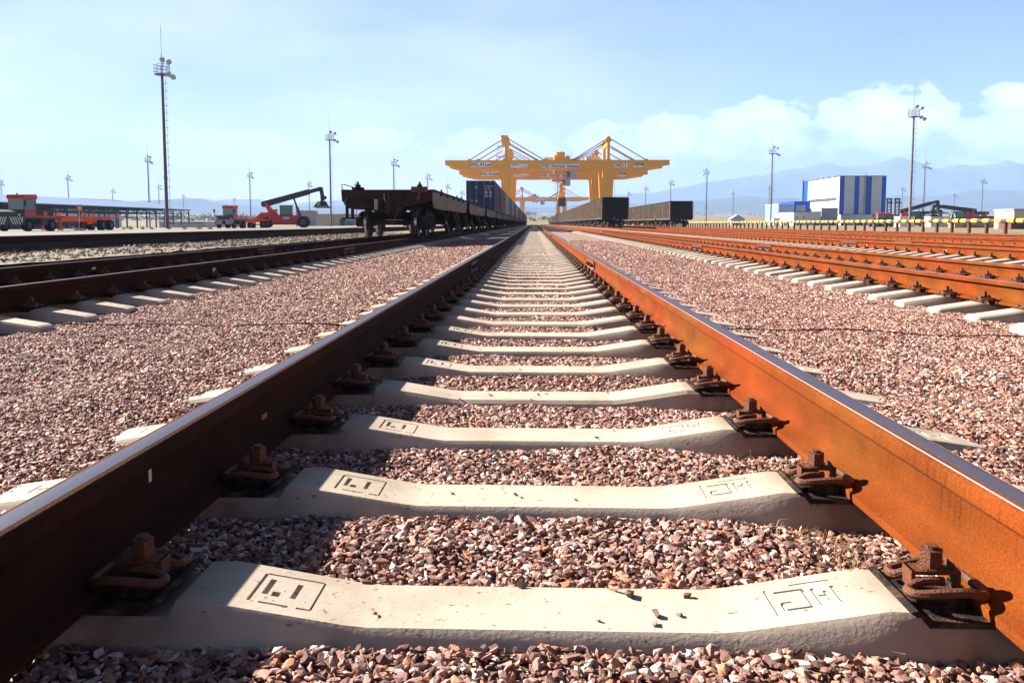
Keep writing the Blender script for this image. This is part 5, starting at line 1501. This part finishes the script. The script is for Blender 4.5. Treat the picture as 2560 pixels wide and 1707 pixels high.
def ex_windows(t, w, h, D, n=8, z=1.3, hh=1.2, ww=.8, m=M_GLASS):
    for k in range(n):
        x = w * (k + .5) / n; b = MB(); b.bb(x - ww / 2, x + ww / 2, -.03, -.005, z, z + hh); b.build('window', m, t)
block('front_annex', 'low white and grey annex along the foot of the striped hall', 'building', 2101, 2186, 537, 340, 9, M_WHT, mat('roof_dark', (.07, .08, .10)), extra=lambda t, w, h, D: ex_windows(t, w, h, D, 5, .4, 1.5, 1.4))
block('grey_annex', 'grey block standing before the white side of the striped hall', 'building', 2053, 2094, 522, 330, 12, M_GREY, extra=lambda t, w, h, D: ex_windows(t, w, h, D, 4, .4, 1.8, .9))
block('white_annex', 'low white building with a dark roof and a row of small windows', 'building', 1984, 2052, 531, 322, 25, M_WHT, mat('roof_dark', (.07, .08, .10)), extra=lambda t, w, h, D: (ex_windows(t, w, h, D, 11, .6, 1.0, .35), ex_windows(t, w * .5, h, D, 2, 2.9, .6, .5)))
block('blue_annex', 'dark blue framed annex with a grey gable between the white hall and the ribbed block', 'building', 1984, 2024, 505, 372, 20, M_BLUE, M_BLUE,
      extra=lambda t, w, h, D: (lambda b: (b.bb(w * .12, w * .72, -.04, 0, .5, h - 1.5), b.build('gable_panel', M_GREY, t)))(MB()))
def ribs(t, w, h, D):
    for k in range(8):
        x = w * (k + .5) / 8; b = MB(); b.bb(x - w * .02, x + w * .025, -.15, 0, 0, h - .8); b.build('rib', M_WHT, t)
    b = MB(); b.bb(w * .35, w * .52, -.3, 0, 0, 2.6); b.build('door', M_GLASS, t)
    b = MB(); 
    for x in (0, w * .5, w): b.beam((x, 0, h), (x, 0, h + 2.3), .15)
    b.beam((0, 0, h + 2.3), (w * 1.3, 0, h + 2.3), .15); b.build('roof_frame', M_GREY, t)
block('ribbed_block', 'light blue building with white vertical ribs left of the striped hall', 'building', 1945, 1983, 511.5, 360, 20, M_LBLUE, M_WHT, extra=ribs)
block('white_shed', 'small white shed at the left foot of the ribbed blue building', 'building', 1934, 1950, 546, 330, 6, M_WHT)
# hut, concrete block wall, red flats
t = thing('gable_hut', 'tiny white hut with a grey gable roof beyond the pipe barrier', 'hut', (at(1844, 559, 380).x - 3, 380, -.3))
b = MB(); b.bb(0, 6, 0, 5, 0, 2.6); b.build('wall', M_WHT, t); b = MB(); b.prism([(-.7, 2.6), (6.7, 2.6), (3, 4.9)], 'y', -.5, 5.5); b.build('roof', M_GREY, t); b = MB(); b.bb(1.4, 4.6, -.04, 0, .1, 2.2); b.build('door', M_BLACK, t)
block('block_stack', 'pale cream block wall at the right edge of the picture', 'wall', 2534, 2660, 526.5, 120, 5, mat('cream_blocks', (.66, .58, .46), .8, 0, (.58, .50, .38), scale=.6, stretch=(.2, 1, 3)), base=-.3)
block('steel_stack', 'long low stack of reddish brown steel right of the reach stackers', 'steel stack', 2438, 2500, 543, 190, 4, mat('red_brown_steel', (.28, .06, .04), .7), mat('red_brown_steel', (.28, .06, .04)), base=-.3)
block('steel_stack', 'short dark red-brown stack near the right edge under the yellow pipe', 'steel stack', 2528, 2640, 556, 110, 3, mat('dark_red_steel', (.12, .04, .03), .7), mat('dark_red_steel', (.12, .04, .03)), base=-.3)
def yel(t, w, h, D):
    for k in range(9):
        b = MB(); b.box((w * (k + .5) / 9, -.6, .45), (random.uniform(1, 2), .9, random.uniform(.5, 1.2)), rz=random.uniform(-.4, .4)); b.build('crate', mat('straw_crate', (.42, .30, .12), .8, 0, (.3, .18, .08), scale=1), t)
block('pallet_pile', 'yellowish pile of pallets and crates seen under the yellow pipe', 'pallets', 2385, 2520, 561, 150, 2, mat('straw_crate', (.42, .30, .12)), mat('straw_crate', (.42, .30, .12)), base=-.3, extra=yel)
# orange flatbeds parked before the hall
for (x0, x1, Y, lab) in ((2060, 2096, 280, 'orange flatbed trailer before the grey annex'), (2100, 2160, 285, 'orange flatbed trailer before the low front annex'), (1990, 2050, 290, 'orange flatbed trailer before the low white building')):
    a = at(x0, 559, Y); c = at(x1, 559, Y); w = c.x - a.x
    t = thing('flatbed_trailer', lab, 'trailer', (a.x, Y, -.3), 0, 'orange flatbed trailers')
    b = MB(); b.bb(0, w, 0, 2.4, 1.0, 1.3); b.build('bed', M_TRO, t)
    for x in (.9, w - 1.8, w - .7): b = MB(); b.cyl((x, 0, .5), (x, .4, .5), .5, n=14); b.build('wheel', M_TYRE, t)

# ------------------------------------------------------------------ shed, buildings, bushes on the left
M_ROOF = mat('blue_roof', (.24, .33, .50), .45, 0, (.20, .28, .44), scale=.25, stretch=(.2, 3, 1))
M_COL = mat('shed_column', (.07, .08, .09), .7)
XS = -96.0; XS2 = -116.0
YN = 118.0; YF = 223.0; ze = at(100, 511.4, 1).z
zeave = CAMZ + .0389 * 96; gz = -1.35
sh = thing('open_shed', 'long open shed with a pale blue roof on thin columns', 'shed', (XS, YN, gz))
Ls = YF - YN; he = zeave - gz
b = MB()
b.add([(0.6, -2, he), (0.6, Ls, he), (-10, Ls, he + 1.9), (-10, -2, he + 1.9), (0.6, -2, he + .15), (0.6, Ls, he + .15), (-10, Ls, he + 2.05), (-10, -2, he + 2.05)], [(3, 2, 1, 0), (4, 5, 6, 7), (0, 1, 5, 4), (2, 3, 7, 6), (0, 4, 7, 3), (1, 2, 6, 5)])
b.add([(-10, -2, he + 1.9), (-10, Ls, he + 1.9), (-20, Ls, he), (-20, -2, he), (-10, -2, he + 2.05), (-10, Ls, he + 2.05), (-20, Ls, he + .15), (-20, -2, he + .15)], [(3, 2, 1, 0), (4, 5, 6, 7), (0, 1, 5, 4), (2, 3, 7, 6), (0, 4, 7, 3), (1, 2, 6, 5)])
b.build('roof', M_ROOF, sh)
nc = 22
for x in (0, -20):
    for k in range(nc):
        y = Ls - .3 - k * 4.9
        b = MB(); b.bb(x - .13, x + .13, y - .13, y + .13, 0, he); b.build('column', M_COL, sh)
b = MB()
for k in range(nc):
    y = Ls - .3 - k * 4.9
    b.beam((0, y, he - .05), (-20, y, he - .05), .12); b.beam((0, y, he - 1.1), (-20, y, he - 1.1), .12)
    for j in range(10): b.beam((-2 * j, y, he - (.05 if j % 2 else 1.1)), (-2 * j - 2, y, he - (1.1 if j % 2 else .05)), .09)
for x in (0, -20):
    b.beam((x, 0, he - .05), (x, Ls, he - .05), .12); b.beam((x, 0, he - 1.15), (x, Ls, he - 1.15), .12)
    for j in range(42): b.beam((x, j * 2.5, he - (.05 if j % 2 else 1.15)), (x, j * 2.5 + 2.5, he - (1.15 if j % 2 else .05)), .08)
b.beam((0, Ls - 10, 0), (0, Ls - 15, he - 1), .08); b.beam((0, Ls - 15, 0), (0, Ls - 10, he - 1), .08)
b.build('truss', M_COL, sh)
for k in range(5):
    y = YN - 2 + k * 12.9
    o = container(('shed_dark%d' % (k % 2), ((.05, .05, .055), (.06, .05, .05))[k % 2], 'dark'), False); o.location = (XS - 6, y, gz + .02)
    tag(o, f"{ordn(k + 1)} dark container standing under the blue roof, counted from the left edge", 'container', 'dark containers under the shed')
    if k < 4:
        q = copy_tree(o); q.location = (XS - 6, y, gz + 2.65); tag(q, f"dark container stacked on top of the {ordn(k + 1)} one under the blue roof", 'container')
def far_block(name, lab, cat, x0, x1, ytop, Y, D, m, roof, extra=None, base=None):
    return block(name, lab, cat, x0, x1, ytop, Y, D, m, roof, base if base is not None else steppe(at(x0, 559, Y).x, Y) - 1.0, extra)
far_block('grey_hall', 'flat grey hall rising behind the blue roof', 'building', 120, 212, 498, 330, 30, M_HOUSE, M_GREY)
far_block('beige_hall', 'beige hall with a dark door right of the reach stacker', 'building', 790, 880, 537, 300, 20, mat('beige_wall', (.50, .44, .33), .8, 0, (.44, .38, .28), scale=.4), M_GREY,
          lambda t, w, h, D: (lambda b: (b.bb(w * .66, w * .82, -.04, 0, 0, h * .72), b.build('door', M_GLASS, t)))(MB()))
far_block('grey_house', 'small grey building behind the reach stacker cab', 'building', 740, 778, 528, 330, 10, mat('far_grey', (.34, .32, .32), .8), M_GREY)
far_block('blue_shed', 'row of low pale blue sheds left of the second red tractor', 'building', 398, 470, 556, 300, 12, mat('far_blue', (.32, .40, .56), .7), mat('far_blue_roof', (.16, .30, .55), .6))
far_block('white_shed', 'low white sheds just left of the second red tractor', 'building', 476, 512, 556, 310, 12, M_WHT, mat('far_blue_roof', (.16, .30, .55)))
far_block('blue_container', 'blue container in front of the beige hall', 'container', 866, 880, 552, 240, 3, mat('far_container', (.05, .10, .22), .6), M_GREY)
far_block('white_building', 'tiny white building in the distance between the crane legs', 'building', 1330, 1341, 530, 1500, 20, M_WHT, M_WHT, base=5)
far_block('grey_building', 'tiny grey building in the distance left of the tiny white one', 'building', 1312, 1329, 530, 1520, 20, mat('far_grey', (.34, .32, .32)), M_GREY, base=5)
# pale wall strip behind the second tractor
far_block('low_wall', 'long low pale wall behind the masts on the left', 'wall', 425, 600, 564.5, 170, .4, mat('pale_wall', (.55, .53, .50), .8), mat('pale_wall', (.55, .53, .50)), base=-1.0)

# orange sign on a white post in a striped tyre
sg = thing('post_sign', 'orange square sign on a white post in a striped tyre foot', 'sign', (at(197.5, 575, 71.5).x, 71.5, -.196))
b = MB(); b.cyl((0, 0, .2), (.12, 0, 1.75), .028, n=8); b.build('post', M_WHITE, sg)
b = MB(); b.box((.14, -.03, 2.02), (.52, .03, .60)); pnl = b.build('sign_panel', mat('sign_orange', (.66, .30, .02), .5), sg)
b = MB(); b.box((.18, -.05, 2.02), (.26, .012, .24)); b.build('white_mark', M_WHITE, pnl)
b = MB(); b.cyl((0, 0, 0), (0, 0, .24), .42, n=20)
for k in range(20): 
    a = k * math.pi / 10; b.mi(1).box((.42 * math.cos(a), .42 * math.sin(a), .12), (.03, .07, .22), rz=a)
b.build('tyre_foot', [mat('tyre_red', (.22, .07, .03), .8), M_WHITE], sg)

# bushes and far trees
M_LEAF = mat('yellow_green_leaf', (.40, .38, .07), .8, 0, (.24, .26, .06), scale=3)
M_TREE = mat('far_leaf', (.045, .075, .035), .9, 0, (.07, .09, .04), scale=.5)
def tuft(b, cx, cy, cz, rx, rz_, n, sz):
    for _ in range(n):
        v = Vector((random.gauss(0, .5), random.gauss(0, .5), abs(random.gauss(0, .5))))
        c = Vector((cx + v.x * rx, cy + v.y * rx, cz + v.z * rz_)); a = Vector((random.gauss(0, 1), random.gauss(0, 1), random.gauss(0, 1))).normalized() * sz
        d = Vector((random.gauss(0, 1), random.gauss(0, 1), random.gauss(0, 1))).normalized() * sz
        b.add([c - a, c + d * .6, c + a, c - d * .6], [(0, 1, 2, 3)])
for (sx, sy, w, lab) in ((497, 566, 16, 'yellow-green bush at the apron edge, larger of the two left of the second tractor'), (525, 566, 9, 'yellow-green bush just left of the second tractor'), (462, 569, 9, 'yellow bush at the open end of the blue roofed shed'),
                         (326, 571, 11, 'yellow bush at the foot of the shed columns, left of the slim mast'), (310, 572, 6, 'small yellow-green bush left of the slim mast'), (356, 571, 8, 'low bush between the slim mast and the tallest mast'),
                         (180, 573, 10, 'yellowish bush under the orange trailer'), (158, 574, 8, 'smaller bush under the front of the orange trailer'), (380, 572, 7, 'low green bush just left of the tallest mast'), (424, 571, 7, 'low bush right of the tallest mast')):
    Y = 92.0; p = at(sx, sy, Y); wm = w / FPX * Y
    b = MB(); tuft(b, 0, 0, 0, wm * .55, wm * .75, 260, .06)
    t = thing('bush', lab, 'bush', (p.x, Y, -.25), 0, 'bushes at the edge of the apron'); b.build('foliage', M_LEAF, t)
    b = MB(); b.beam((0, 0, 0), (.03, 0, wm * .5), .03); b.build('stem', mat('stem', (.12, .08, .04)), t)
b = MB()
for _ in range(520):
    Y = random.uniform(700, 1000); x = random.uniform(-820, -170) if random.random() < .96 else random.uniform(-60, 60)
    z = steppe(x, Y); h = random.uniform(3, 7); tuft(b, x, Y, z - .5, h * 1.1, h * .8, 60, h * .16)
for _ in range(240):
    Y = random.uniform(1500, 2600); x = random.uniform(150, 2600); z = steppe(x, Y); h = random.uniform(4, 8); tuft(b, x, Y, z - 1, h * 1.6, h * .8, 26, h * .22)
tag(b.build('distant_trees', M_TREE), 'dark line of far-off trees along the plain', 'trees', kind='stuff')
